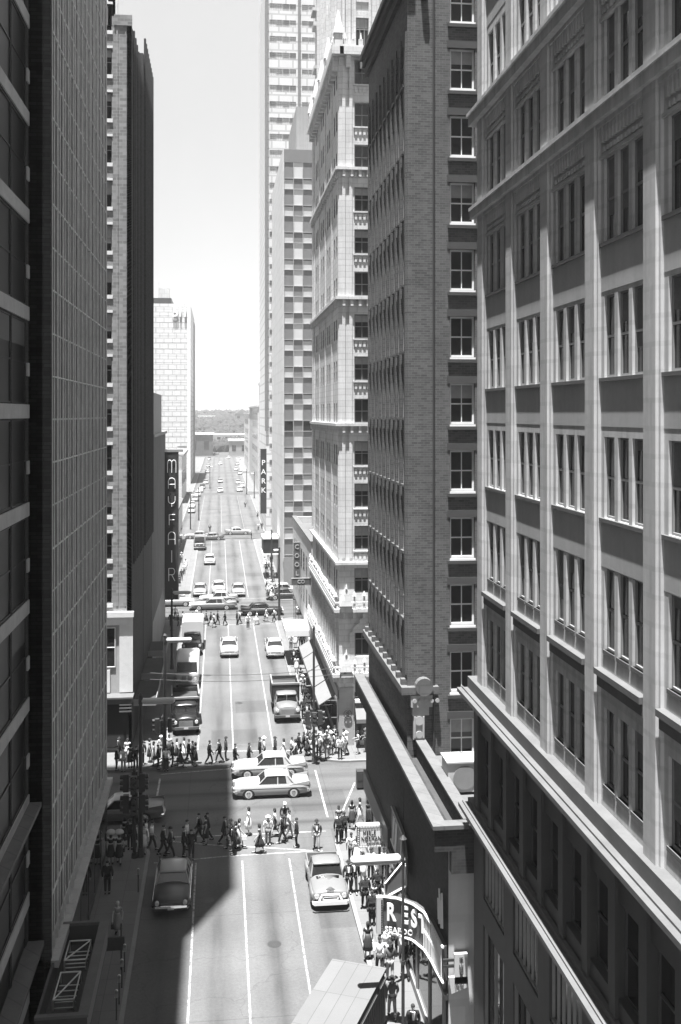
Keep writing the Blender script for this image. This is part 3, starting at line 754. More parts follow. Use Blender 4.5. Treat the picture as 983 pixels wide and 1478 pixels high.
# ground floor of the white tower
q = MB(); q.box(X4+.0, X4+1.1, Yc-.08, Yc-.002, .15, 4.6); q.box(X4-.06,X4-.002,Yc,Yc+1.0,.15,4.5); part('corner_pier', q, M['band'], b4)
for (a, b) in ((80.3,84.6),(85,89.3),(89.8,94.1),(94.6,98.9)):
    q = MB(); q.box(X4-.01, X4+.02, a, b, .6, 3.6); part('shop_window', q, M['glass'], b4)
q = MB(); q.box(10.3, 14.0, Yc-.02, Yc-.004, .5, 4.2); part('shop_window', q, M['glass'], b4)
q = MB(); q.box(X4-.12, X4-.02, Yc, Yd, 3.7, 4.4); q.box(X4-.04, X4+.02, 79.0, Yd, .15, .6); part('shop_fascia', q, M['frame_mid'], b4)
for i, (a, b) in enumerate(((80.8,85.8),(86.1,91.0),(91.3,96.2),(96.5,101.2))):
    aw = MB(); aw.hexa([(7.75,a,2.75),(X4-.05,a,3.55),(X4-.05,b,3.55),(7.75,b,2.75)],[(7.75,a,2.82),(X4-.05,a,3.62),(X4-.05,b,3.62),(7.75,b,2.82)])
    aw.box(7.72, 7.76, a, b, 2.5, 2.82)
    nm = ['nearest of the four','second nearest of the four','second farthest of the four','farthest of the four, by the theatre canopy'][i]
    t = thing('shop_awning', 'pale canvas awning by the white tower, ' + nm, 'awning', (8.5, (a+b)/2, 2.7), group='canvas awnings along the white tower')
    part('canvas', aw, M['canvas'], t)
    q = MB(); q.tube((X4-.1,a+.04,2.8),(7.77,a+.04,2.75),.025); q.tube((X4-.1,b-.04,2.8),(7.77,b-.04,2.75),.025); part('arm', q, M['iron'], t)
t = thing('shop_awning', 'small white awning on the cross street face of the white tower', 'awning', (11, 78.5, 2.4), group='canvas awnings along the white tower')
aw = MB(); aw.hexa([(10.3,77.9,2.35),(12.0,77.9,2.35),(12.0,79-.03,3.4),(10.3,79-.03,3.4)],[(10.3,77.9,2.42),(12.0,77.9,2.42),(12.0,79-.03,3.47),(10.3,79-.03,3.47)]); aw.box(10.3,12.0,77.88,77.92,2.12,2.42); part('canvas', aw, M['canvas'], t)
q = MB(); q.box(10.28,12.02,78.5,78.98,3.5,3.75); part('housing', q, M['white'], t)
t = thing('round_wall_sign', 'small outlined round script sign on the corner pier of the white tower', 'sign', (10.3, 78.8, 3))
q = MB(); n = 20
for k in range(n):
    a0 = 2*PI*k/n; a1 = 2*PI*(k+1)/n; q.tube((9.75+.3*math.cos(a0),78.82,2.6+.3*math.sin(a0)),(9.75+.3*math.cos(a1),78.82,2.6+.3*math.sin(a1)),.03,n=5)
q.tube((9.75,78.82,2.9),(9.75,79,2.9),.02); part('ring', q, M['iron'], t)
part('letter', put(text_mb('S', .5, .02, .015), (9.75,78.82,2.6)), M['iron'], t)

# ---- low theatre building
b5 = building('theatre_building', 'low white theatre building with parapet roof just beyond the white tower', 14, 115)
q = MB(); q.box(9.0, 20, 102, 128, 0, 12.0); part('wall', q, M['concrete'], b5)
q = MB(); q.box(9.0, 9.4, 102, 128, 12, 12.9); q.box(9.4,20,102,102.4,12,12.9); q.box(9.4,20,127.6,128,12,12.9); part('parapet', q, M['concrete'], b5)
q = MB(); q.box(8.9, 9.45, 101.9, 128.1, 12.9, 13.0); q.box(9.45,20,101.9,102.45,12.9,13.0); part('parapet_cap', q, M['ledge'], b5)
q = MB(); q.box(9.4, 20, 102.4, 127.6, 12.0, 12.1); part('roof', q, M['roof_pale'], b5)
for (x, y) in ((10.6,106),(10.9,113),(11.3,110)):
    q = MB(); q.box(x-.4,x+.4,y-.4,y+.4,12.1,13.2); q.box(x-.5,x+.5,y-.5,y+.5,13.2,13.3); part('roof_vent', q, M['lampcase'], b5)
q = MB(); q.box(11, 20, 120, 124, 12.1, 14.5); part('roof_house', q, M['roof_pale'], b5)
for k in range(7):
    for z in (5.4, 8.8):
        q = MB(); q.box(8.97, 9.02, 103.5+k*3.4, 105+k*3.4, z, z+1.9); part('window', q, M['glass_soft'], b5)
for k in range(5):
    q = MB(); q.box(8.96, 9.02, 103+k*5, 107.3+k*5, .5, 3.6); part('shop_window', q, M['glass'], b5)
cn = thing('theatre_canopy', 'broad white flat canopy over the sidewalk before the low theatre', 'canopy', (7.9, 107.5, 3.3))
q = MB(); q.box(6.7, 8.98, 104.5, 111, 3.3, 3.55); part('slab', q, M['white'], cn)
q = MB(); q.box(6.62, 8.98, 104.4, 104.5, 3.15, 3.75); q.box(6.62,6.7,104.5,111,3.15,3.75); part('rim', q, M['white'], cn)
def blade(name, label, px0, px1, py0, py1, xin, text, base='sign_grey', let='neon', vertical=True, fs=1.0, d=None, arch=False):
    # a sign plate standing out from a wall over the sidewalk, facing down the street
    a0 = (px0-491.5)/1500; a1 = (px1-491.5)/1500
    dd = xin / (a1*CT+ST) if d is None else d
    x0, y0 = dd*(a0*CT+ST), dd*(CT-a0*ST); x1, y1 = dd*(a1*CT+ST), dd*(CT-a1*ST)
    z1 = H-(py0-598)*dd/1500; z0 = H-(py1-598)*dd/1500
    yy = (y0+y1)/2
    t = thing(name, label, 'sign', ((x0+x1)/2, yy, z0))
    q = MB(); q.box(x0, x1, yy-.12, yy+.12, z0, z1); part('board', q, M[base], t)
    q = MB(); b = .05
    for (a,b_,c,e) in ((x0-b,x0,z0-b,z1+b),(x1,x1+b,z0-b,z1+b),(x0,x1,z0-b,z0),(x0,x1,z1,z1+b)): q.box(a,b_,yy-.14,yy+.14,c,e)
    part('border', q, M['frame_mid'], t)
    w_, h_ = x1-x0, z1-z0
    if text:
        if vertical:
            n = len(text); st = h_/n
            for i, ch in enumerate(text):
                if ch == ' ': continue
                part('letter', put(text_mb(ch, min(st*.95, w_*1.0)*fs, .03, .01), ((x0+x1)/2, yy-.14, z1-st*(i+.5))), M[let], t)
        else:
            part('lettering', put(text_mb(text, h_*.8*fs, .03, .01), ((x0+x1)/2, yy-.14, (z0+z1)/2)), M[let], t)
    return t, (x0, x1, yy, z0, z1)
blade('vertical_theatre_sign', 'upright patterned sign on the low white theatre', 424, 433, 783, 834, 8.9, 'COOL', 'sign_grey', 'band')
blade('projecting_sign', 'horizontal grey sign with circle letters jutting over the theatre sidewalk', 421, 448, 835, 844, 8.9, 'CO', 'sign_grey', 'band', False)
t = thing('marquee_box', 'dark deep marquee box with white rims over the far right sidewalk', 'marquee', (7.9, 161, 4))
q = MB(); q.box(6.7, 9.0, 160, 166, 4.1, 6.3); part('box', q, M['sign_dark'], t)
q = MB(); q.box(6.6, 9.05, 159.9, 166, 6.3, 6.5); q.box(6.6,9.05,159.9,166,3.9,4.1); part('rim', q, M['white'], t)

# ---- chequered panel tower
b6 = building('chequered_panel_tower', 'narrow modern tower with grey and white chequered panels and a blank concrete side wall', 15, 165)
X6, Ye = 9.2, 151.6
q = MB(); q.box(X6, 22, Ye+.3, 183, 0, 64.2); part('core', q, M['concrete'], b6)
q = MB(); q.box(11.8, 22, 160, 178, 64.2, 73); part('roof_house', q, M['rib_grey'], b6)
px2 = lambda n: X6 + .18 + n*1.38
q = MB(); q.box(X6, X6+.16, Ye, Ye+.3, 4, 64.2); q.box(X6+.16, 22, Ye, Ye+.3, 62.3, 64.2, 1)
part('front_edge', q, [M['concrete'], M['panel_grey']], b6)
fh = 3.93; z = 58.4; bars = MB(); cnt = 0
k = 0
while z > 2:
    for c in range(6):
        x0 = px2(c)
        hi = fh*.6; lo = fh*.4
        up = 'panel_grey' if c % 2 == 0 else 'panel_white'
        q = MB(); q.box(x0+.05, x0+1.33, Ye+.1, Ye+.16, z+lo+.03, z+fh-.03)
        if c < 4: part('panel', q, M[up], b6)
        q = MB(); q.box(x0+.05, x0+1.33, Ye+.1, Ye+.16, z+.03, z+lo-.03)
        if c < 4:
            if c % 2: part('panel', q, M['panel_grey'], b6)
            else:
                wnd = part('window', q, M['glass'] if k == 9 else M['blind_light'], b6)
                q = MB(); q.box(x0+.05, x0+1.33, Ye+.06, Ye+.1, z+lo-.2, z+lo-.03); part('transom', q, M['frame_dark'], b6, wnd)
    bars.box(X6+.16, 22, Ye-.02, Ye+.09, z-.04, z+.04); bars.box(X6+.16, 22, Ye-.02, Ye+.09, z+fh*.4-.03, z+fh*.4+.03)
    z -= fh; k += 1
for c in range(8): bars.box(px2(c)-.04, px2(c)+.04, Ye-.03, Ye+.1, 2, 62.3)
part('mullion', bars, M['band'], b6)
q = MB(); q.box(X6+.16, 22, Ye+.16, Ye+.3, 2, 62.3); part('backing', q, M['frame_mid'], b6)
q = MB(); q.box(X6+.1, 14, Ye-.1, Ye, 0, 4.6); part('shopfront', q, M['frame_mid'], b6)
# ---- very tall pale tower
b7 = building('pale_slab_tower', 'very tall pale slab tower with long rows of ribbon windows and dark shade-painted edge', 18, 235)
X7, Yf = 9.8, 220.0
q = MB(); q.box(X7, 26, Yf+.3, 256, 0, 122); part('core', q, M['concrete_grid'], b7)
Ff = Fr('front', 0, Yf); ho = []; wl = []; n = int(118/3.45)
for k in range(n):
    z = 4.0 + k*3.45
    for j in range(4):
        x0 = X7+.75+j*1.42; ho.append((x0, x0+1.34, z, z+1.5)); wl.append((x0+.67, z, 1.34, 1.5))
    for j in range(2):
        x0 = X7+7.6+j*1.42; ho.append((x0, x0+1.34, z, z+1.5)); wl.append((x0+.67, z, 1.34, 1.5))
w = MB(); wall(w, Ff, X7, 26, 0, 122, ho, .2); part('front_wall', w, M['concrete_grid'], b7)
windows(b7, Ff, wl, 'casement', 'frame_mid', 'blind', .12, (0,0,.97,.97,.97,.97,.6), 'blind_light', 100, seed=9)
q = MB(); q.box(X7-.25, X7+.35, Yf-.5, Yf-.002, 22, 122); q.box(X7+6.75, X7+7.15, Yf-.5, Yf-.002, 58, 122); part('edge_shade_fin', q, M['panel_grey'], b7)  # edge strip in darker grey stands for the shaded side of the tower
t, bb = blade('vertical_parking_sign', 'tall upright sign spelling PARK on the far right sidewalk', 376, 384.5, 648, 741, 9.6, ' PARK  ', 'sign_dark', 'neon', fs=1.25, d=210)
for (y0, y1, x, z, nm, lab) in ((262,328,12.4,34.6,'far_store_building','plain pale block past the tall slab tower on the right'),
                           (345,440,12.6,28.0,'far_loft_building','lower pale block standing farther down the right side'),
                           (465,540,12.8,25.6,'far_corner_building','farthest pale block at the right end of the street')):
    bb_ = building(nm, lab, x+8, (y0+y1)/2)
    q = MB(); q.box(x, x+22, y0, y1, 0, z); part('wall', q, M['concrete'], bb_)
    q = MB(); q.box(x-.35, x+22, y0-.3, y1, z, z+.6); part('parapet', q, M['concrete'], bb_)
    q = MB(); q.box(x+3, x+6, y0+4, y0+9, z+.6, z+2.6); part('roof_house', q, M['roof'], bb_)
    F8 = Fr('right', x, 0)
    for k in range(6):
        for j in range(int(z/4.5)):
            q = MB(); v = F.r(y0+4+k*9, y0+7+k*9); q.fbox(F8, v[0], v[1], 4+j*4.3, 6+j*4.3, .0, .05); part('window', q, M['glass_soft'], bb_)
# ================================================================== BUILDINGS, LEFT
l0 = building('brick_loft_building', 'dark brick building with pale concrete floor bands at the left edge of the picture', -14, 24)
XL0, XL1 = -7.25, -6.45
q = MB(); q.box(-22, XL0-.5, 4, 40.85, 0, 76); part('core', q, M['brick_dark'], l0)
Fs = Fr('left', XL0, 0); ho = []; wl = []
for k in range(-6, 8):
    z = 25.35 + 3.72*k
    if z < 2: continue
    for j in range(12):
        y = 6.3 + j*2.85; ho.append((y, y+2.72, z+.56, z+3.66)); wl.append((y+1.36, z+.56, 2.72, 3.1))
w = MB(); wall(w, Fs, 4, 40.85, 0, 76, ho, .1); part('wall', w, M['brick_dark'], l0)
windows(l0, Fs, wl, 'plain', 'black', 'glass_curtain', .02, (0,0,0,0,.3), 'frame_dark', 100, seed=2)
for k in range(-6, 8):
    z = 25.35 + 3.72*k
    if z < 2: continue
    q = MB(); q.fbox(Fs, 4, 40.8, z, z+.52, -.05, .05); q.fbox(Fs, 40.4, 40.8, z+1.6, z+2.1, 0, .06); part('floor_band', q, M['band'], l0)
for z, pr in ((10.5,.5),(10.0,.25),(5.2,.6)):
    q = MB(); q.fbox(Fs, 4, 40.8, z, z+.18, -.05, pr); part('ledge', q, M['cap'], l0)
# ---- curtain wall tower
l1 = building('curtain_wall_tower', 'dark glass tower with close vertical aluminium mullions and a brick end wall on the left', -14, 51)
Ya, Yb, Z1 = 40.95, 61.0, 98
q = MB(); q.box(-22, XL1-.3, Ya, Yb, 0, Z1); q.box(-22, XL1+.02, Ya, Ya+.3, 0, Z1); q.box(-22, XL1+.02, Yb-.2, Yb, 0, Z1); part('end_wall', q, M['brick_end'], l1)
Fs = Fr('left', XL1, 0)
nc = 26; pw = (Yb-Ya-.5)/nc; mb_ = MB(); rows = []
z = 25.3 - 1.68*12
while z < Z1: rows.append(z); z += 1.68
rr = random.Random(5); rank = []
for i in range(nc):
    for j in range(len(rows)-1):
        y = Ya+.3+pw*i; q = proj((XL1, y, rows[j])); s = 0
        if q and -60 < q[1] < 1478: s = 1/q[2]**3
        rank.append((s, y, rows[j]))
rank.sort(reverse=True)
def panel_mesh(kind):
    q = MB(); q.box(-pw/2+.03, pw/2-.03, 0, .06, .04, 1.64, 0)
    if kind == 1: q.box(-pw/2+.05, pw/2-.05, -.004, -.001, .1, 1.62, 1)
    return q
pm = [panel_mesh(0), panel_mesh(1)]; pme = [q.mesh('glass_panel', [M['glass_curtain'], M['frame_dark']]) for q in pm]
off = OFF[l1.name]; rest = MB()
for i, (s, y, z) in enumerate(rank):
    kd = 1 if rr.random() < .12 else 0
    if i < 100: link('glass_panel', pme[kd], l1, (XL1-off[0]-.03, y+pw/2-off[1], z), PI/2)
    else: rest.add(pm[kd], lambda v: (XL1-.03-v[1], y+pw/2+v[0], z+v[2]))
part('glass_panel', rest, [M['glass_curtain'], M['frame_dark']], l1, kind='stuff')
for i in range(nc+1):
    y = Ya+.3+pw*i
    mb_.fbox(Fs, y-.025, y+.025, 4.4, Z1, -.2, .01 if i % 2 else .042)
for z in rows: mb_.fbox(Fs, Ya+.3, Yb-.2, z-.022, z+.022, -.2, .02 if rows.index(z) % 2 else -.012)
part('mullion', mb_, M['alum'], l1)
q = MB(); q.fbox(Fs, Ya, Yb, 0, 4.2, -.25, -.03); part('base_wall', q, M['stone_dark_shade'], l1)
q = MB()
k = 0; y = Ya
while y < Yb+.3: q.fbox(Fs, y, min(y+.93, Yb+.3), 4.22, 4.5, -.25, .32); y += .95
part('stone_ledge', q, M['band'], l1)
for k in range(6):
    q = MB(); q.fbox(Fs, 44.4+k*2.75, 46.7+k*2.75, .5, 3.5, -.03, .0); part('shop_window', q, M['glass'], l1)
# entrance marquee, an open box with pipe frames on its roof
mq = thing('entrance_marquee', 'open topped marquee box with pale concrete rim over the left sidewalk', 'marquee', (-5.5, 40.4, 3.5))
q = MB(); q.box(-6.4,-4.6,37.2,43.9,3.5,3.65,1); q.box(-4.72,-4.6,37.2,43.9,3.65,4.42); q.box(-6.4,-4.72,37.2,37.32,3.65,4.42); q.box(-6.4,-4.72,43.78,43.9,3.65,4.42); q.box(-6.4,-6.3,37.32,43.78,3.65,4.42)
part('box', q, [M['stone_dark_shade'], M['roof']], mq)
q = MB(); q.box(-4.92,-4.55,37.1,44.0,4.42,4.52); q.box(-6.4,-4.92,37.1,37.3,4.42,4.52); q.box(-6.4,-4.92,43.84,44.0,4.42,4.52)
part('rim', q, M['ledge'], mq)
q = MB()
for (x0,x1,y0,y1) in ((-6.05,-5.2,41.8,43.3),(-6.05,-5.3,39.0,40.9)):
    for (a,b) in (((x0,y0),(x1,y0)),((x1,y0),(x1,y1)),((x1,y1),(x0,y1)),((x0,y1),(x0,y0)),((x0,y0),(x1,y1))): q.tube((a[0],a[1],4.05),(b[0],b[1],4.05),.03)
    for p_ in ((x0,y0),(x1,y0),(x1,y1),(x0,y1)): q.tube((p_[0],p_[1],3.65),(p_[0],p_[1],4.05),.03)
    for k in range(5): q.tube((x0,y0+(y1-y0)*k/5,3.75),(x1,y0+(y1-y0)*k/5,3.75),.02)
part('pipe_frame', q, M['metal'], mq)
# ---- old brick tower past the crossing
l2 = building('old_brick_tower', 'old brick tower with sunlit narrow front and shaded side beyond the left crossing', -14, 92)
X2, Yg, Yh = -6.6, 80.0, 104.0
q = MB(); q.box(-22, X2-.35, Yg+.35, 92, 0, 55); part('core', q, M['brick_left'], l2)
Ff = Fr('front', 0, Yg); ho = []; wl = []
for k in range(14):
    z = 8.2 + 3.33*k + 3.0
    for xc in (-8.62, -11.2, -13.8): ho.append((xc-.55, xc+.55, z, z+2.0)); wl.append((xc, z, 1.1, 2.0))
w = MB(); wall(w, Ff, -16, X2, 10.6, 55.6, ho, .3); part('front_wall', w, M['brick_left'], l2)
windows(l2, Ff, wl, 'plain', 'frame_mid', 'glass_soft', .2, (0,.3,.5,.7), 'blind', 30, seed=6)
for (xc, z, a, h) in wl:
    if xc < -9: continue
    q = MB(); q.fbox(Ff, xc-.62, xc+.62, z-.28, z, -.2, .08); part('sill', q, M['sill_white'], l2)
    q = MB(); q.fbox(Ff, xc-.62, xc+.62, z+h, z+h+.18, -.2, .05); part('lintel', q, M['sill_white'], l2)
q = MB(); q.box(X2-.35, X2, Yg, 92, 0, 55); part('side_wall', q, M['brick_dark'], l2)  # side, rear block and pilasters: shade put into a darker brick than the front
q = MB(); q.box(-7.9, X2+.05, Yg-.1, Yg, 54.9, 55.7); q.box(-7.75,-7.6,Yg-.04,Yg,11,54.9); q.box(X2-.5,X2-.4,Yg-.03,Yg,11,54.9); part('coping', q, M['brick_left'], l2)
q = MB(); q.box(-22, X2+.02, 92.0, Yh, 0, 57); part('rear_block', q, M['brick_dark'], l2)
q = MB()
for k in range(9): q.box(X2+.02, X2+.2, 92.6+k*1.3, 92.95+k*1.3, 14, 58.5)
for k in range(7): q.box(X2, X2+.14, 81.2+k*1.55, 81.6+k*1.55, 14, 55)
part('pilaster', q, M['brick_dark'], l2)
q = MB(); q.box(-9.2, X2+.18, Yg-.35, Yg, 10.2, 10.6); q.box(-9.0,X2+.1,Yg-.2,Yg,9.6,10.2); q.box(X2-.9,X2+.1,Yg-.12,Yg,4.5,9.6); q.box(-9.4,-8.75+.55,Yg-.1,Yg,4.5,6.2); part('stone_base', q, M['sill_white'], l2)
q = MB(); q.box(-22, X2+.0, Yg, Yg+.3, 0, 10.2); part('base_wall', q, M['band'], l2)
f, p, _, _ = win_meshes(1.3, 3.0, 'plain', 'white', 'glass_soft', 'blind', 0)
for xc in (-8.45, -11.2): o = link('tall_window', f, l2, (xc+14, Yg-.09-92, 6.4), 0); link('pane', p, o)
q = MB(); q.box(-9.6,-6.5,Yg-1.2,Yg,3.9,4.3); q.box(-9.6,-6.4,Yg-1.3,Yg,4.3,4.42,1)
for k in range(3): q.box(-7.4,-6.5,Yg-1.24,Yg-1.2,3.3+k*.25,3.4+k*.25,1)
part('entrance_hood', q, [M['stone_dark_shade'], M['ledge']], l2)
q = MB(); q.box(-9.5,-6.8,Yg-.05,Yg,.3,3.6); part('shop_window', q, M['glass'], l2)
q = MB()
rr = random.Random(3)
for k in range(16):
    x = -9.2+rr.random()*1.3; z = 55.6+rr.random()*3; q.box(x,x+.25,Yg+.2,Yg+.6,55,z+.6)
q.tube((-8.3,Yg+.5,55),(-8.3,Yg+.5,63),.07,.03,6)
part('carved_cresting', q, M['sill_white'], l2)
# long dark awnings / fascias on the shaded sidewalk
for i, (a, b, x) in enumerate(((81.5,88,-4.9),(89.5,96,-4.9),(98,103,-5.0))):
    t = thing('flat_canopy', 'dark flat shop canopy on the shaded left sidewalk, ' + ['nearest','middle','farthest'][i] + ' of three', 'canopy', (-5.6, (a+b)/2, 3.1), group='dark canopies on the shaded sidewalk')
    q = MB(); q.box(X2+.02, x, a, b, 3.1, 3.3); part('slab', q, M['roof'], t)
    q = MB(); q.box(X2+.02, x+.06, a-.06, a, 3.0, 3.5); q.box(x, x+.06, a, b, 3.0, 3.5); part('rim', q, M['frame_mid'], t)
# ---- L3 blocks
l3 = building('grey_ribbed_building', 'grey ribbed building stepping down behind the tall upright theatre sign', -14, 115)
q = MB(); q.box(-22, -6.6, 104, 121, 0, 27.7); part('upper_block', q, M['rib_grey'], l3)
q = MB(); q.box(-22, -6.55, 104.1, 128.5, 0, 23.2); part('lower_block', q, M['rib_grey'], l3)
q = MB(); q.box(-22, -6.35, 104.0, 128.7, 23.2, 23.5); part('coping', q, M['frame_mid'], l3)
q = MB()
for k in range(24): q.box(-6.55, -6.49, 104.5+k, 104.7+k, 5, 23.2)
part('rib', q, M['rib_grey'], l3)
q = MB(); q.box(-8,-7.3,106,107.5,27.7,28.6); part('chimney', q, M['rib_grey'], l3)
# theatre sign MAYFAIR
t = thing('theatre_blade_sign', 'tall black upright sign spelling MAYFAIR down its face', 'sign', (-5.65, 126, 3.3))
q = MB(); q.box(-6.48, -4.85, 125.7, 126.3, 3.3, 21.0); part('board', q, M['sign_dark'], t)
q = MB(); q.box(-6.55, -4.3, 125.65, 126.35, 21.0, 21.3); q.box(-5.0,-3.9,126.0,126.1,21.5,21.7); part('top_rail', q, M['metal'], t)
for ch, py, hh in (('M',672,18),('A',696,15),('Y',722,15),('F',748,15),('A',774,18),('I',800,17),('R',826,18)):
    z = H-(py-598)*126/1500; st = MB()
    W2 = .5; hz = hh*126/1500/2; r = .045; yy = 125.6
    P = lambda x, zz: (-5.65+x, yy, z+zz)
    def poly(pts):
        for a, b in zip(pts[:-1], pts[1:]): st.tube(P(*a), P(*b), r, n=6)
    def arcp(cx, cz, rx, rz_, a0, a1, n=8): return [(cx+rx*math.cos(a0+(a1-a0)*k/n), cz+rz_*math.sin(a0+(a1-a0)*k/n)) for k in range(n+1)]
    if ch == 'M':
        poly([(-W2,-hz),(-W2,hz*.5)]+arcp(-W2/2,hz*.5,W2/2,hz*.5,PI,0)+[(0,-hz)]); poly([(0,hz*.5)]+arcp(W2/2,hz*.5,W2/2,hz*.5,PI,0)+[(W2,-hz)])
    if ch == 'A': poly([(-W2*.8,-hz),(-W2*.8,hz*.4)]+arcp(0,hz*.4,W2*.8,hz*.6,PI,0)+[(W2*.8,-hz)]); poly([(-W2*.8,-hz*.2),(W2*.8,-hz*.2)])
    if ch == 'Y': poly([(-W2*.8,hz),(-W2*.8,hz*.2)]+arcp(0,hz*.2,W2*.8,hz*.6,PI,2*PI)+[(W2*.8,hz)]); poly([(0,-hz*.4),(0,-hz)])
    if ch == 'F': poly([(W2*.8,hz),(-W2*.6,hz),(-W2*.6,-hz)]); poly([(-W2*.6,0),(W2*.6,0)])
    if ch == 'I': poly([(0,hz),(0,-hz)])
    if ch == 'R': poly([(-W2*.7,-hz),(-W2*.7,hz),(W2*.2,hz)]+arcp(W2*.2,hz*.5,W2*.5,hz*.5,PI/2,-PI/2)+[(-W2*.7,0)]); poly([(0,0),(W2*.75,-hz)])
    part('letter', st, M['neon'], t)
# ---- far gridded tower with numbers on top
l5 = building('gridded_tower', 'bright white gridded office tower with large numerals near its top corner', -20, 380)
XT, YT = -10.5, 383.0; ZT = H+158*388/1500-.6
q = MB(); q.box(-60, XT-.02, YT, 445, 0, ZT); part('wall', q, M['concrete_grid'], l5)
q = MB(); q.box(XT-1.0, XT, YT-.3, YT+1, 0, ZT+.4); q.box(XT-.02, XT+.3, 430, 446, 0, ZT-2.5, 1); part('corner_fin', q, [M['white'], M['panel_grey']], l5)
q = MB(); q.box(-60, XT-7, YT+3, 430, ZT, ZT+2.4); part('roof_house', q, M['sign_dark'], l5)
q = MB(); q.box(-22.5,-18.5,YT+8,YT+14,ZT+2.4,ZT+6.5); q.tube((-22,YT+8,ZT+6),(-22,YT+8,ZT+9),.1); part('water_tank', q, M['concrete'], l5)
for i, ch in enumerate('511'):
    part('numeral', put(text_mb(ch, 4.6, .25, .12), (XT-5.4+i*1.75, YT-.5, ZT-3.2)), M['white'], l5)
    for k in range(1): part('numeral_shadow', put(text_mb(ch, 4.6, .05, .12), (XT-5.1+i*1.75, YT-.1, ZT-5.3)), M['frame_mid'], l5)  # grey copies set lower, the numerals' cast shadows built as shapes
q = MB()
for k in range(26): q.box(-60, XT-1.02, YT-.03, YT-.002, 3+k*ZT/27, 3.25+k*ZT/27)
for k in range(22): q.box(XT-1.4-k*2.2, XT-1.25-k*2.2, YT-.14, YT-.102, 2, ZT-.5)
part('grid', q, M['concrete_grid'], l5)
l4 = building('white_store_building', 'small bright white block with flat overhanging roof right of the tall theatre sign', -16, 315)
q = MB(); q.box(-34, -10.6, 298, 340, 0, 13.6); part('wall', q, M['white_terra'], l4)
q = MB(); q.box(-35, -10.0, 297.4, 341, 13.6, 14.2); part('roof_slab', q, M['frame_mid'], l4)
for k in range(5): q = MB(); q.box(-10.62,-10.5,300+k*8,304+k*8,5,9); part('window', q, M['glass_soft'], l4)
l6 = building('left_row_building', 'row of light low shopfronts on the left between the second and third crossings', -16, 178)
q = MB(); q.box(-30, -7.4, 143, 212, 0, 8.2); part('wall', q, M['concrete'], l6)
q = MB(); q.box(-30, -7.2, 142.8, 212.2, 8.2, 8.6); part('coping', q, M['ledge'], l6)
for k in range(9): q = MB(); q.box(-7.42,-7.3,145+k*7.4,150.5+k*7.4,.5,3.4); part('shop_window', q, M['glass'], l6)
l7 = building('left_low_row', 'pale low shops on the left beyond the third crossing', -18, 260)
q = MB(); q.box(-30, -12.2, 226, 295, 0, 7.2); part('wall', q, M['concrete_grid'], l7)
for k in range(7): q = MB(); q.box(-12.22,-12.1,229+k*9,234+k*9,.5,3.4); part('shop_window', q, M['glass'], l7)

# ================================================================== FAR GROUND, HILLS
hl = MB(); rr = random.Random(4); nx, ny = 40, 22
def hz_(x, y):
    t = max(0, min(1, (y-700)/900)); return t*t*(3-2*t)*26.5 + 2.0*math.sin(x*.006+y*.003)*t + 1.2*math.sin(x*.021+1.3)*t - .05
vs = []
for j in range(ny):
    y = 690 + j*75
    for i in range(nx): vs.append((-1400+i*70, y, hz_(-1400+i*70, y)))
hl.v = vs
for j in range(ny-1):
    for i in range(nx-1): a = j*nx+i; hl.f.append((a,a+1,a+nx+1,a+nx)); hl.m.append(0)
structure('hills', hl, M['hill'])
fo = MB()
ico = bmesh.new(); bmesh.ops.create_icosphere(ico, subdivisions=1, radius=1); ico.verts.ensure_lookup_table()
iv = [v.co.copy() for v in ico.verts]; ifc = [tuple(v.index for v in f.verts) for f in ico.faces]; ico.free()
for k in range(2600):
    y = 655 + (rr.random()**1.3)*1000; x = (316-491.5)/1500*0 - .0 + rr.uniform(-.07,.075)*y
    if y < 700 and abs(x+2) < 22 : continue
    s = rr.uniform(2.2, 5.2); z = hz_(x, y) if y > 690 else 0; i = len(fo.v)
    sq = rr.uniform(.6,1.1)
    for v in iv: fo.v.append((x+v.x*s*rr.uniform(.75,1.25), y+v.y*s, z+s*.55+v.z*s*sq*rr.uniform(.75,1.2)))
    for f in ifc: fo.f.append(tuple(i+q for q in f)); fo.m.append(0)
o = link('woodland', fo.mesh('woodland', [M['foliage']])); tag(o, 'far wooded hillside closing the end of the street', 'woodland', None, 'stuff')
def house(name, label, x0, x1, y0, y1, z0, z1, wm, rm, gable=False):
    b = building(name, label, (x0+x1)/2, (y0+y1)/2)
    q = MB(); q.box(x0,x1,y0,y1,z0-2,z1); part('wall', q, M[wm], b)
    q = MB()
    if gable: 
        h = z1+(x1-x0)*.35; xm = (x0+x1)/2
        q.loft([[(x0-.3,y0-.3,z1),(x1+.3,y0-.3,z1),(xm,y0-.3,h)],[(x0-.3,y1,z1),(x1+.3,y1,z1),(xm,y1,h)]])
    else: q.box(x0-.6,x1+.6,y0-.6,y1+.6,z1,z1+.9)
    part('roof', q, M[rm], b)
    n = max(2, int((x1-x0)/6))
    for k in range(n):
        a = x0+(x1-x0)*(k+.3)/n; q = MB(); q.box(a,a+(x1-x0)/n*.4,y0-.12,y0+.1,z0+(z1-z0)*.3,z0+(z1-z0)*.7); part('window', q, M['glass_soft'], b)
house('warehouse','long low warehouse with bright white roof edge across the end of the street',-27,-4,642,668,0,13.0,'brick_brown','white')
house('brick_shed','small brown block beside the far end of the street on the left',-30,-21,560,575,0,9,'brick_left','white')
house('flat_office','small flat grey office at the far end of the street right of centre',6,18,646,660,0,9,'rib_grey','white')
house('hill_house','white house on the slope above the long warehouse',-42,-30,900,915,9,16,'white','white',True)
house('steep_roof_house','steep roofed dark house high on the hillside to the right',17,33,1150,1170,19,26,'panel_grey','panel_grey',True)
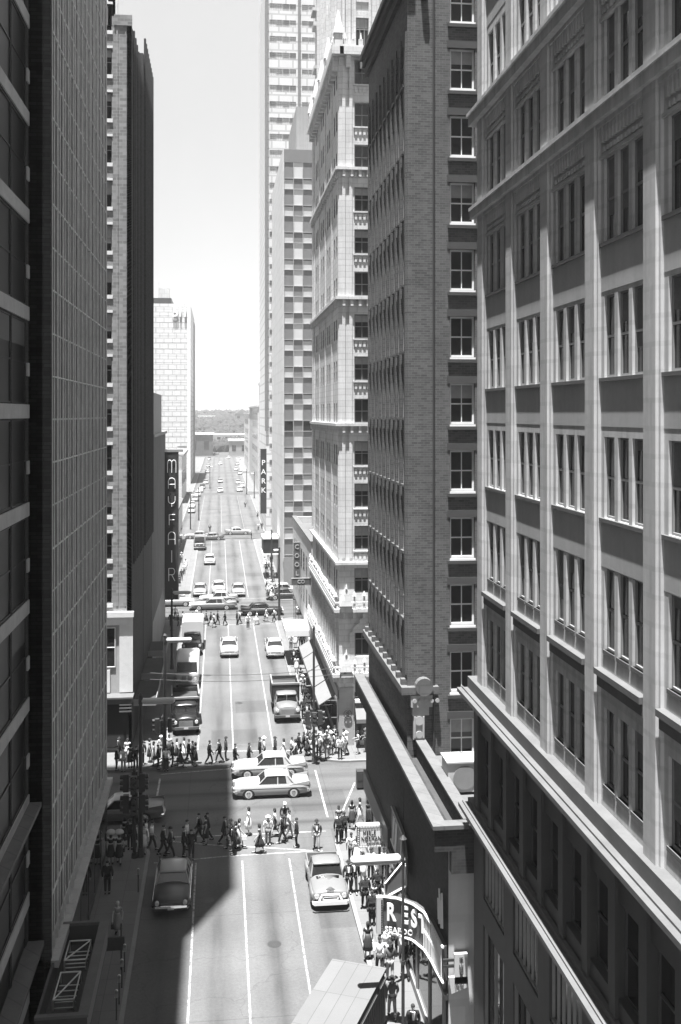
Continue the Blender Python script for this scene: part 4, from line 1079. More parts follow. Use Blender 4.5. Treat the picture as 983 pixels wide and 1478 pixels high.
house('hill_hall','wide pale hall on the hill crest left of the steep roofed house',-25,-5,1250,1270,18,23,'white','white')
house('hill_block','broad pale block on the hill crest right of the steep roofed house',38,80,1250,1290,17,26,'white','white')
house('valley_store','white flat store among the trees below the hill crest',-10,22,830,850,4,9,'white','white')

# ================================================================== STREET FURNITURE
def lamp(label, x, y, h, arm, s=1, group='street lamps on tall poles', lum=2.4, top=.35, pr=1.0):
    t = thing('street_lamp', label, 'street lamp', (x, y, .15), 0, group)
    q = MB(); q.tube((0,0,0),(0,0,.5),.2,.16,12); q.tube((0,0,.5),(0,0,h-.15),.14*pr,.1*pr,12); q.tube((0,0,h*.5),(0,0,h*.5+.15),.17*pr,.17*pr,12); part('pole', q, M['iron'], t, local=True)
    q = MB(); q.tube((0,0,h-.15),(0,0,h+top),.13*pr,.13*pr,10); q.tube((0,0,h+top),(0,0,h+top+.15),.15,.02,10); q.tube((0,0,h-.05),(s*arm,0,h+.05),.05,.05,8); part('arm', q, M['iron'], t, local=True)
    q = MB(); a = s*(arm-.2); b = s*(arm+lum)
    def sec(x, k): return [(x, .2*k*math.cos(a_), h+.02+.15*k*math.sin(a_)) for a_ in [i*PI/5-.0 for i in range(0,10)]]
    xs = [a, a+(b-a)*.04, a+(b-a)*.96, b]
    q.loft([sec(xs[0],.5), sec(xs[1],1), sec(xs[2],1), sec(xs[3],.5)]); lp = part('luminaire', q, M['lampcase'], t, local=True, smooth=False)
    q = MB(); q.box(min(a,b)+.15, max(a,b)-.15, -.13, .13, h-.16, h-.1); part('lens', q, M['lens'], t, lp, local=True)
    return t
X, Y = 7.05, 39.6
lamp('dark lamp pole with a long white horizontal lamp before the REST sign', X, Y, 8.2, .3, -1, lum=1.75, top=.75, pr=.5)
lamp('lamp pole at the near left corner with a long bright lamp over the shaded street', *G(203,1240), 8.9, .25, 1, lum=1.7)
lamp('lamp pole on the far left corner beside the crowd', *G(238,1113), 9.2, .3, 1, lum=1.6)
lamp('thin lamp pole by the parked box truck on the left sidewalk', *G(248,968), 7.6, .3, 1, lum=1.6)
lamp('dark lamp pole at the second crossing on the right', *G(403,897), 8.6, .3, -1, lum=.4)
for i, (px, py) in enumerate(((392,842),(275,765),(356,714),(367,720),(303,706),(287,752))):
    lamp(['lamp pole beside the dark marquee box on the right','thin lamp pole left of the third crossing','slender distant lamp pole right of the parked cars','distant lamp pole on the far right sidewalk','most distant lamp pole on the left','distant lamp pole among the parked cars on the left'][i], *G(px,py), 7.5, .25, 1 if px < 316 else -1, lum=.8)
def signal(label, x, y, zs, h=0, rz=0, pole=True):
    t = thing('traffic_signal', label, 'traffic signal', (x, y, .15), rz, 'traffic signals at the crossings')
    if pole:
        q = MB(); q.tube((0,0,0),(0,0,h),.1,.08,10); q.tube((0,0,0),(0,0,.3),.18,.14,10); q.tube((0,0,h),(0,0,h+.15),.12,.02,10); part('pole', q, M['iron'], t, local=True)
    for z in zs:
        for k in range(4):
            a = k*PI/2; c, s = math.cos(a), math.sin(a)
            q = MB(); q.box(-.17,.17,-.62,-.3,z-.5,z+.5)
            for j in range(3): q.tube((0,-.62,z-.32+j*.32),(0,-.8,z-.3+j*.32),.13,.13,10)
            q.box(-.03,.03,-.35,.05,z+.3,z+.36); q.box(-.03,.03,-.35,.05,z-.36,z-.3)
            r = MB(); r.add(q, lambda v: (v[0]*c-v[1]*s, v[0]*s+v[1]*c, v[2])); hd = part('signal_head', r, M['iron'], t, local=True)
            for j in range(3):
                q = MB(); q.tube((0,-.63,z-.32+j*.32),(0,-.64,z-.32+j*.32),.1,.1,10); r = MB(); r.add(q, lambda v: (v[0]*c-v[1]*s, v[0]*s+v[1]*c, v[2])); part('lens', r, M['lens_dark'], t, hd, local=True)
    return t
signal('tall signal pole standing in the crowd on the far right corner', *G(453,1102), (3.2,), 9.8)
x, y = G(203,1240); signal('traffic signal heads on the pole at the near left corner', x-.35, y-.1, (3.1,4.3), 5.0)
signal('signal post on the far left corner', *G(236,1108), (2.9,), 3.6)
# span wires across the crossing
wr = MB(); 
for (z, y0) in ((6.0, 79.5),(5.6, 79.2)):
    pts = [(-5.2+ k*1.45, y0, z - .35*math.sin(PI*k/10)) for k in range(11)]
    for a, b in zip(pts[:-1], pts[1:]): wr.tube(a, b, .022, n=5)
single('span_wire', wr, M['iron'], 'pair of dark wires stretched over the far crosswalk', 'wire')
wr = MB(); pts = [(-4.6+ k*1.2, 150-.4*k, 8.2 - .3*math.sin(PI*k/10)) for k in range(11)]
for a, b in zip(pts[:-1], pts[1:]): wr.tube(a, b, .025, n=5)
single('span_wire', wr, M['iron'], 'single thin wire over the waiting cars', 'wire')
# parking meters on the left kerb
words_ = ['nearest','second nearest','third nearest','fourth nearest','farthest']
for i, (px, py) in enumerate(((176,1475),(181,1452),(187,1428),(192,1405),(197,1290))):
    x, y = G(px, py+2); x = -4.28
    t = thing('parking_meter', 'parking meter at the shaded left kerb, ' + words_[i], 'parking meter', (x, y, .15), 0, 'parking meters along the left kerb')
    q = MB(); q.tube((0,0,0),(0,0,.95),.03,.03,8); part('post', q, M['iron'], t, local=True)
    q = MB(); q.box(-.07,.07,-.05,.05,.95,1.2); q.tube((0,-.05,1.2),(0,.05,1.2),.07,.07,10); part('head', q, M['metal'], t, local=True)
t = thing('sidewalk_barrier', 'dark framed barrier board standing at the left kerb past the marquee', 'barrier', (-4.75, 48.3, .15))
q = MB(); q.box(-.75,.45,-.05,.05,.9,1.5); part('board', q, M['iron'], t, local=True)
q = MB(); q.tube((-.7,0,0),(-.7,0,1.5),.04); q.tube((.3,0,0),(.3,0,2.1),.04); part('post', q, M['iron'], t, local=True)
t = thing('mail_box', 'pale sign post box standing by the R3 corner', 'mail box', (0,0,0)); bpy.data.objects.remove(t)
t = thing('newspaper_stand', 'dark tall rack at the corner of the near right sidewalk', 'news rack', (*G(524,1138), .15))
q = MB(); q.box(-.45,.45,-.3,.3,0,1.1); part('case', q, M['iron'], t, local=True)
q = MB(); q.tube((.4,-.25,0),(.4,-.25,2.0),.03); q.box(-.4,.4,-.32,-.3,.5,1.0); part('sign_post', q, M['iron'], t, local=True)

# ================================================================== SIGNS ON THE RIGHT
def face_thing(name, label, cat, px0, px1, py0, py1, d):
    a0 = (px0-491.5)/1500; a1 = (px1-491.5)/1500
    x0 = d*(a0*CT+ST); x1 = d*(a1*CT+ST); yy = d*(CT-(a0+a1)/2*ST)
    z1 = H-(py0-598)*d/1500; z0 = H-(py1-598)*d/1500
    return thing(name, label, cat, ((x0+x1)/2, yy, z0)), x0, x1, yy, z0, z1
t, x0, x1, yy, z0, z1 = face_thing('bulb_bordered_sign', 'white lettered sign with a border of bulbs above the right sidewalk', 'sign', 515, 566, 1190, 1221, 54.5)
q = MB(); q.box(x0,x1,yy-.15,yy+.15,z0,z1); part('board', q, M['frame_mid'], t)
q = MB(); q.box(x0+.14,x1-.12,yy-.17,yy-.151,z0+.12,z1-.12); part('panel', q, M['white'], t)
q = MB(); n = 22
for k in range(n):
    x = x0+.06+(x1-x0-.12)*k/(n-1)
    for z in (z0+.05, z1-.05): q.box(x-.025,x+.025,yy-.2,yy-.15,z-.035,z+.035)
for k in range(10):
    z = z0+.05+(z1-z0-.1)*k/9
    for x in (x0+.05, x1-.05): q.box(x-.03,x+.03,yy-.2,yy-.15,z-.025,z+.025)
part('bulb_border', q, M['white'], t)
q = MB(); q.box(x0-.03,x1+.03,yy-.19,yy+.17,z1,z1+.05); q.box(x1,x1+.22,yy-.1,yy+.1,z0-.1,z1+.1); part('frame', q, M['white'], t)
part('lettering', put(text_mb('MERLE', .3, .012, .0, xs=.8), ((x0+x1)/2-.3, yy-.18, z1-.36)), M['sign_dark'], t)
part('lettering', put(text_mb('NORMAN', .3, .012, .0, xs=.8), ((x0+x1)/2-.2, yy-.18, z1-.66)), M['sign_dark'], t)
part('lettering', put(text_mb('COSMETICS', .17, .012, .0), ((x0+x1)/2, yy-.18, z1-.92)), M['sign_grey'], t)
q = MB(); q.box(x1, 8.6, yy-.04, yy+.04, z0+.2, z0+.3); q.box(x1, 8.6, yy-.04, yy+.04, z1-.3, z1-.2); part('bracket', q, M['iron'], t)
# the curved restaurant marquee: face towards the street then bending back along the walk
t = thing('restaurant_sign', 'curved grey neon marquee sign reading REST over the right sidewalk', 'sign', (8.0, 41, 4.0))
pth = [(6.68,42.35),(7.3,42.15),(7.85,41.75),(8.2,41.1),(8.32,40.2),(8.36,39.3),(8.4,38.5)]
zt = [5.65,5.62,5.55,5.5,5.45,5.42,5.4]; zb = [4.15,4.12,4.08,4.0,4.0,4.02,4.08]
q = MB()
secs = [[(p[0],p[1],b),(p[0]+.16,p[1]+.1,b),(p[0]+.16,p[1]+.1,a),(p[0],p[1],a)] for p, a, b in zip(pth, zt, zb)]
q.loft(secs); part('board', q, M['sign_grey'], t)
q = MB()
for i in range(len(pth)-1):
    for zz in (zt, zb): q.tube((pth[i][0]-.03,pth[i][1]-.05,zz[i]),(pth[i+1][0]-.03,pth[i+1][1]-.05,zz[i+1]),.05,n=6)
q.tube((pth[0][0]-.03,pth[0][1]-.05,zt[0]),(pth[0][0]-.03,pth[0][1]-.05,zb[0]),.05,n=6)
for i in range(3, len(pth)-1):
    for k in range(5):
        f = k/5; x = pth[i][0]*(1-f)+pth[i+1][0]*f-.04; y = pth[i][1]*(1-f)+pth[i+1][1]*f; a = zt[i]*(1-f)+zt[i+1]*f; b = zb[i]*(1-f)+zb[i+1]*f
        q.tube((x,y,b+.08),(x,y,a-.08),.022,n=5)
        q.tube((x,y,(a+b)/2-.1),(x,y+.2,(a+b)/2+.1),.02,n=5)
part('neon_border', q, M['neon'], t)
for ch, (x, y, z, a) in (('R',(7.0,42.17,5.02,-.3)),('E',(7.53,41.9,5.0,-.42)),('S',(7.87,41.6,4.98,-.6)),('T',(8.13,41.15,4.95,-.75))):
    part('letter', put(text_mb(ch, .98, .04, .03, xs=.62), (x, y, z), a), M['neon'], t)
part('lettering', put(text_mb('SEAFOOD', .3, .02, .006, 1.1), (7.42, 41.94, 4.33), -.42), M['neon'], t)
q = MB(); q.box(6.42,6.66,42.2,42.45,4.15,5.65); part('end_panel', q, M['panel_white'], t)
q = MB()
for k in range(14): q.box(6.6,6.66,42.16,42.2,4.2+k*.1,4.26+k*.1)
part('bulb_strip', q, M['sign_dark'], t)
t = thing('upper_neon_sign', 'slanted glassy neon sign with white edge just above the restaurant sign', 'sign', (8.2, 51, 2.9))
secs = [[(x,y,b),(x+.14,y+.05,b),(x+.14,y+.05,a),(x,y,a)] for x,y,a,b in ((8.42,50.5,6.2,4.6),(8.4,47.4,6.1,4.5),(8.2,45.6,5.7,4.5),(7.2,44.9,5.0,4.4))]
q = MB(); q.loft(secs); part('board', q, M['frame_mid'], t)
q = MB(); pp_ = [(8.4,50.5),(8.38,47.4),(8.18,45.55),(7.18,44.85)]; za = [6.2,6.1,5.7,5.0]; zb2 = [4.6,4.5,4.5,4.4]
for i in range(3):
    q.tube((pp_[i][0],pp_[i][1],zb2[i]),(pp_[i+1][0],pp_[i+1][1],zb2[i+1]),.06,n=6); q.tube((pp_[i][0],pp_[i][1],za[i]),(pp_[i+1][0],pp_[i+1][1],za[i+1]),.03,n=6)
rr = random.Random(8)
for k in range(16):
    f = rr.random(); i = min(1, int(f*2)); g_ = f*2-i
    x = pp_[i][0]*(1-g_)+pp_[i+1][0]*g_-.03; y = pp_[i][1]*(1-g_)+pp_[i+1][1]*g_; b = zb2[i]*(1-g_)+zb2[i+1]*g_; a = za[i]*(1-g_)+za[i+1]*g_
    q.tube((x,y,b+.1),(x,y-.4,a-.1),.02,n=5)
part('neon_border', q, M['neon'], t)
t, x0, x1, yy, z0, z1 = face_thing('narrow_upright_sign', 'small white upright sign with curled foot on the sunlit end wall', 'sign', 653, 677, 1381, 1438, 38.9)
yy = 38.4
q = MB(); q.box(x0+.12,x1,yy-.1,yy+.05,z0+.35,z1); q.loft([[(x0-.1,yy-.1,z0+.62),(x0-.1,yy+.05,z0+.62),(x0,yy+.05,z0),(x0,yy-.1,z0)],[(x1,yy-.1,z0+.62),(x1,yy+.05,z0+.62),(x1,yy+.05,z0+.22),(x1,yy-.1,z0+.22)]]); part('board', q, M['panel_white'], t)
for i, ch in enumerate('THE'):
    part('letter', put(text_mb(ch, .26, .012, .0), ((x0+x1)/2+.06, yy-.12, z1-.22-i*.27)), M['sign_dark'], t)
part('lettering', put(text_mb('INN', .2, .012, .0), ((x0+x1)/2-.02, yy-.12, z0+.32), 0), M['sign_dark'], t)
q = MB(); q.box(x0-.3,x0+.12,yy-.03,yy+.03,z0+.95,z0+1.05); q.box(x0-.3,x0+.12,yy-.03,yy+.03,z1-.3,z1-.2); q.box(x1-.05,x1,yy,38.6,z0+.5,z0+.6); part('bracket', q, M['iron'], t)
t = thing('corner_neon_figure', 'white outlined neon ornament on the wall between the restaurant sign and the small upright sign', 'sign', (8.45, 39, 5.8))
q = MB()
for k in range(7):
    q.tube((8.45,38.9+.12*k,5.9+.12*math.sin(k*2.1)),(8.45,39.0+.12*k,6.9+.3*math.cos(k*1.7)),.035,n=5)
part('tube', q, M['neon'], t)
# ================================================================== VEHICLES (nose towards local -Y)
def sec_car(y, hw, zb, zs, zt, crown=.04, tuck=.06):
    r = [(0,zb),(hw-tuck,zb),(hw-.01,zb+.12),(hw,zb+(zs-zb)*.55),(hw-.03,zs-.06),(hw-.1,zs),(hw*.62,zt),(hw*.3,zt+crown*.8),(0,zt+crown)]
    pts = [(x,y,z) for x,z in r] + [(-x,y,z) for x,z in r[::-1][1:-1]]
    return pts
def car(label, x, y, rz, paint='car_white', roofm=None, kind='sedan', simple=False, group='cars and trucks in the street', cat='car', L=5.2, fins=True, dark_glass='auto_glass', z0=.012):
    roofm = roofm or paint
    t = thing('car', label, cat, (x, y, z0), rz, group) if not simple else None
    parts = []
    def P(name, q, mats, sm=False, par=None):
        mats = mats if isinstance(mats, list) else [mats]
        if simple: parts.append((q, mats)); return None
        return part(name, q, [M[m] for m in mats], t, par, sm, True)
    k = L/5.2; hw = .95
    st = [(-2.58,.80,.38,.72,.74),(-2.5,.88,.30,.80,.84),(-2.2,.93,.26,.88,.93),(-1.6,.95,.24,.92,.98),(-.95,.95,.24,.93,1.0),(0,.95,.24,.93,.97),(1.0,.95,.24,.93,.97),(1.5,.95,.24,.95,.98),(2.1,.94,.28,.95,.92),(2.5,.91,.32,.93,.88),(2.6,.84,.40,.88,.82)]
    q = MB(); q.loft([sec_car(a*k,b,c,d,e) for a,b,c,d,e in st])
    body = P('body', q, paint, True)
    if fins:
        for s in (-1,1):
            q = MB(); q.hexa([(s*.84,1.2*k,.9),(s*.93,1.2*k,.88),(s*.92,2.56*k,.84),(s*.84,2.56*k,.84)],[(s*.87,1.5*k,.95),(s*.91,1.5*k,.95),(s*.91,2.6*k,1.1),(s*.87,2.6*k,1.1)]); P('tail_fin', q, paint)
            q = MB(); q.box(s*.88-.06, s*.88+.06, 2.56*k, 2.63*k, .68, 1.0); P('tail_light', q, 'lens_dark')
    # cabin: glass core, roof shell, pillars
    zb, zr = .93, 1.42
    B = [(-.84,-.95*k),(.84,-.95*k),(.84,1.55*k),(-.84,1.55*k)]; T = [(-.66,-.38*k),(.66,-.38*k),(.66,1.08*k),(-.66,1.08*k)]
    lp = lambda i, f: (B[i][0]*(1-f)+T[i][0]*f, B[i][1]*(1-f)+T[i][1]*f, zb+(zr-zb)*f)
    names = ['windshield','side_window','rear_window','side_window']
    for i in range(4):
        j = (i+1) % 4; a0, a1, b0, b1 = lp(i,.0), lp(j,.0), lp(i,1), lp(j,1)
        ins = lambda p, e=.05: (p[0]*(1-e), (p[1]-.3)*(1-e)+.3, p[2])
        q = MB(); q.hexa([a0,a1,ins(a1),ins(a0)],[b0,b1,ins(b1),ins(b0)]); P(names[i], q, dark_glass)
    q = MB()
    def rs(y, hwx, z, c=.07): return [(-hwx,y,z-.04),(-hwx*.9,y,z+.02),(-hwx*.5,y,z+c),(0,y,z+c+.02),(hwx*.5,y,z+c),(hwx*.9,y,z+.02),(hwx,y,z-.04)]
    q.loft([rs(-.50*k,.66,1.40,.01), rs(-.4*k,.70,1.43,.04), rs(-.1*k,.72,1.45,.09), rs(.35*k,.73,1.46,.11), rs(.8*k,.71,1.44,.09), rs(1.08*k,.68,1.40,.05), rs(1.22*k,.64,1.33,.02)])
    rf = P('roof', q, roofm, True)
    for i, f0 in ((0,0),(1,0),(2,0),(3,0)):
        a, b = lp(i,0), lp(i,1); q = MB(); q.tube((a[0]*1.01,a[1],a[2]),(b[0]*1.02,b[1],b[2]),.04 if i < 2 else .085,.035 if i < 2 else .07,6); P('pillar', q, roofm, False, rf)
    for s in (-1,1):
        q = MB(); q.hexa([(s*.86,1.0*k,zb),(s*.80,1.0*k,zb),(s*.78,1.66*k,zb),(s*.84,1.66*k,zb)],[(s*.70,.92*k,zr),(s*.64,.92*k,zr),(s*.62,1.14*k,zr),(s*.68,1.14*k,zr)]); P('rear_quarter', q, roofm, False, rf)
        q = MB(); q.hexa([(s*.845,.35*k,zb),(s*.80,.35*k,zb),(s*.80,.42*k,zb),(s*.845,.42*k,zb)],[(s*.69,.35*k,zr),(s*.64,.35*k,zr),(s*.64,.42*k,zr),(s*.69,.42*k,zr)]); P('door_pillar', q, roofm, False, rf)
        q = MB(); q.box(s*.945-.012, s*.945+.012, -2.2*k, 2.4*k, .70, .73); P('side_trim', q, 'chrome')
        q = MB(); q.box(s*.88-.0, s*.88+.012, -.9*k, 1.5*k, .915, .935); P('belt_trim', q, 'chrome')
    for yy, s in ((-2.66*k,-1),(2.66*k,1)):
        q = MB(); sc_ = lambda x, o: [(x,yy+s*o+s*.06,.50),(x,yy+s*o,.58),(x,yy+s*o-s*.12,.56),(x,yy+s*o-s*.12,.42),(x,yy+s*o,.40)]
        q.loft([sc_(-.96,-.14),sc_(-.8,.0),sc_(0,.05),sc_(.8,.0),sc_(.96,-.14)]); P('bumper', q, 'chrome')
    q = MB(); q.box(-.52,.52,-2.61*k,-2.52*k,.55,.70); gr_ = P('grille', q, 'frame_dark')
    q = MB()
    for i in range(3): q.box(-.52,.52,-2.63*k,-2.61*k,.57+.05*i,.585+.05*i)
    P('grille_bar', q, 'chrome', False, gr_)
    q = MB(); q.box(-.16,.16,-2.76*k,-2.735*k,.42,.54); P('number_plate', q, 'panel_white')
    for s in (-1,1):
        q = MB(); q.tube((s*.70,-2.5*k,.70),(s*.70,-2.66*k,.70),.12,.10,12); q.tube((s*.70,-2.66*k,.70),(s*.70,-2.68*k,.70),.085,.085,12); P('headlight', q, 'lens')
        for yy in (-1.62*k, 1.48*k):
            q = MB(); n = 12      # wheel arch
            q.loft([[(s*.90,yy+.41*math.cos(a),.34+.34*math.sin(a)) for a in [PI*2*i/n for i in range(n)]],[(s*.956,yy+.41*math.cos(a),max(.22,.34+.34*math.sin(a))) for a in [PI*2*i/n for i in range(n)]]]); P('wheel_arch', q, 'rubber')
            q = MB(); q.tube((s*.78,yy,.35),(s*.965,yy,.35),.345,.33,18); w_ = P('wheel', q, 'rubber')
            q = MB(); q.tube((s*.965,yy,.35),(s*.975,yy,.35),.24,.24,16,0); q.tube((s*.975,yy,.35),(s*.99,yy,.35),.15,.10,14,1); P('hubcap', q, ['panel_white','chrome'], False, w_)
    if simple:
        mb = MB(); mats = []
        for q, ms in parts:
            rm = []
            for m in ms:
                if m not in mats: mats.append(m)
                rm.append(mats.index(m))
            i = len(mb.v); mb.v += q.v; mb.f += [tuple(i+a for a in f) for f in q.f]; mb.m += [rm[a] for a in q.m]
        key = (paint, roofm, L, fins)
        if key not in SIMPLE: SIMPLE[key] = mb.mesh('car', [M[m] for m in mats])
        t = link('car', SIMPLE[key], None, (x, y, z0), rz); tag(t, label, cat, group)
    return t
SIMPLE = {}
def wheels(t, ys, hw, r=.42, wd=.25, hub='panel_white'):
    for s in (-1,1):
        for yy in ys:
            q = MB(); q.tube((s*(hw-wd),yy,r),(s*hw,yy,r),r,r*.96,18); w_ = part('wheel', q, M['rubber'], t, local=True)
            q = MB(); q.tube((s*hw,yy,r),(s*(hw+.012),yy,r),r*.6,r*.55,14); part('hub', q, M[hub], t, w_, local=True)
def pickup(label, x, y, rz, paint='car_mid'):
    t = thing('pickup_truck', label, 'pickup truck', (x, y, .012), rz, 'cars and trucks in the street')
    P = lambda n, q, m, sm=False, par=None: part(n, q, M[m], t, par, sm, True)
    q = MB(); q.loft([sec_car(a,b,c,d,e,.05) for a,b,c,d,e in ((-2.5,.86,.45,.98,1.0),(-2.42,.95,.38,1.04,1.08),(-2.0,.99,.34,1.1,1.16),(-1.4,1.0,.32,1.12,1.2),(-.75,1.0,.32,1.13,1.22),(-.1,1.0,.32,1.13,1.16),(.75,1.0,.32,1.13,1.16),(.85,1.0,.34,1.13,1.15))]); P('body', q, paint, True)
    q = MB(); B = [(-.92,-.72),(.92,-.72),(.92,.8),(-.92,.8)]; T = [(-.76,-.28),(.76,-.28),(.76,.72),(-.76,.72)]
    for nm, i in (('windshield',0),('side_window',1),('rear_window',2),('side_window',3)):
        j = (i+1) % 4; e = lambda p: (p[0]*.94, (p[1]-.2)*.94+.2)
        q = MB(); q.hexa([(*B[i],1.14),(*B[j],1.14),(*e(B[j]),1.14),(*e(B[i]),1.14)],[(*T[i],1.72),(*T[j],1.72),(*e(T[j]),1.72),(*e(T[i]),1.72)]); P(nm, q, 'auto_glass')
    rs = lambda y, w, z, c: [(-w,y,z-.04),(-w*.9,y,z+.03),(-w*.5,y,z+c),(0,y,z+c+.02),(w*.5,y,z+c),(w*.9,y,z+.03),(w,y,z-.04)]
    q = MB(); q.loft([rs(-.42,.76,1.72,.02),rs(-.3,.82,1.74,.08),(rs(.2,.83,1.76,.1)),rs(.7,.8,1.73,.08),rs(.82,.76,1.7,.02)]); rf = P('roof', q, paint, True)
    for i in range(4):
        q = MB(); q.tube((B[i][0],B[i][1],1.14),(T[i][0]*1.02,T[i][1],1.72),.05,.045,6); P('pillar', q, paint, False, rf)
    q = MB(); q.box(-.95,-.88,.9,2.7,.55,1.1); q.box(.88,.95,.9,2.7,.55,1.1); q.box(-.88,.88,.9,.97,.55,1.1); q.box(-.88,.88,2.63,2.7,.55,1.1); q.box(-.88,.88,.97,2.63,.55,.62); P('bed', q, paint)
    for s in (-1,1):
        q = MB(); q.loft([[(s*.9,y,.5),(s*w,y,.55),(s*w,y,z-.1),(s*.93,y,z),(s*.88,y,z-.1)] for y,w,z in ((-2.42,.93,.9),(-2.2,1.06,1.02),(-1.5,1.08,1.06),(-.7,1.03,1.02))]); P('fender', q, paint, True)
        q = MB(); q.loft([[(s*.9,y,.5),(s*w,y,.55),(s*w,y,z-.05),(s*.93,y,z),(s*.9,y,z-.1)] for y,w,z in ((1.1,.98,.8),(1.4,1.06,.98),(2.1,1.06,.98),(2.5,.98,.8))]); P('fender', q, paint, True)
        q = MB(); q.tube((s*.76,-2.4,.86),(s*.76,-2.58,.86),.13,.12,14); P('headlight', q, 'lens')
        q = MB(); q.box(s*.95, s*1.12, -.62,-.58,1.3,1.42); P('mirror', q, 'chrome')
    q = MB(); P2 = lambda x, z0, z1, y: [(x,y,z0),(x,y-.12,z0),(x,y-.12,z1),(x,y,z1)]
    q.loft([P2(-1.02,.48,.62,-2.5),P2(-.9,.44,.64,-2.62),P2(.9,.44,.64,-2.62),P2(1.02,.48,.62,-2.5)]); P('bumper', q, 'white')
    q = MB(); 
    for (a,b) in (((-.62,.64),(-.46,.93)),((-.46,.93),(.46,.93)),((.46,.93),(.62,.64))): q.tube((a[0],-2.56,a[1]),(b[0],-2.56,b[1]),.055,n=8)
    q.box(-.42,.42,-2.6,-2.5,.80,.86); q.box(-.42,.42,-2.6,-2.5,.66,.70); q.box(-.44,-.38,-2.6,-2.5,.66,.86); q.box(.38,.44,-2.6,-2.5,.66,.86); P('grille_surround', q, 'white')
    q = MB(); q.box(-.58,.58,-2.52,-2.46,.62,.92); P('grille', q, 'frame_dark')
    q = MB(); q.loft([[(-.5,-2.36,1.1),(0,-2.44,1.16),(.5,-2.36,1.1)],[(-.66,-.85,1.235),(0,-.85,1.30),(.66,-.85,1.235)]]) ; P('hood', q, paint, True)
    q = MB(); q.box(-.2,.2,-2.5,-2.42,1.02,1.12); P('hood_badge', q, 'chrome')
    wheels(t, (-1.6, 1.8), 1.03, .38); t.scale = (.93,.93,.93)
    return t
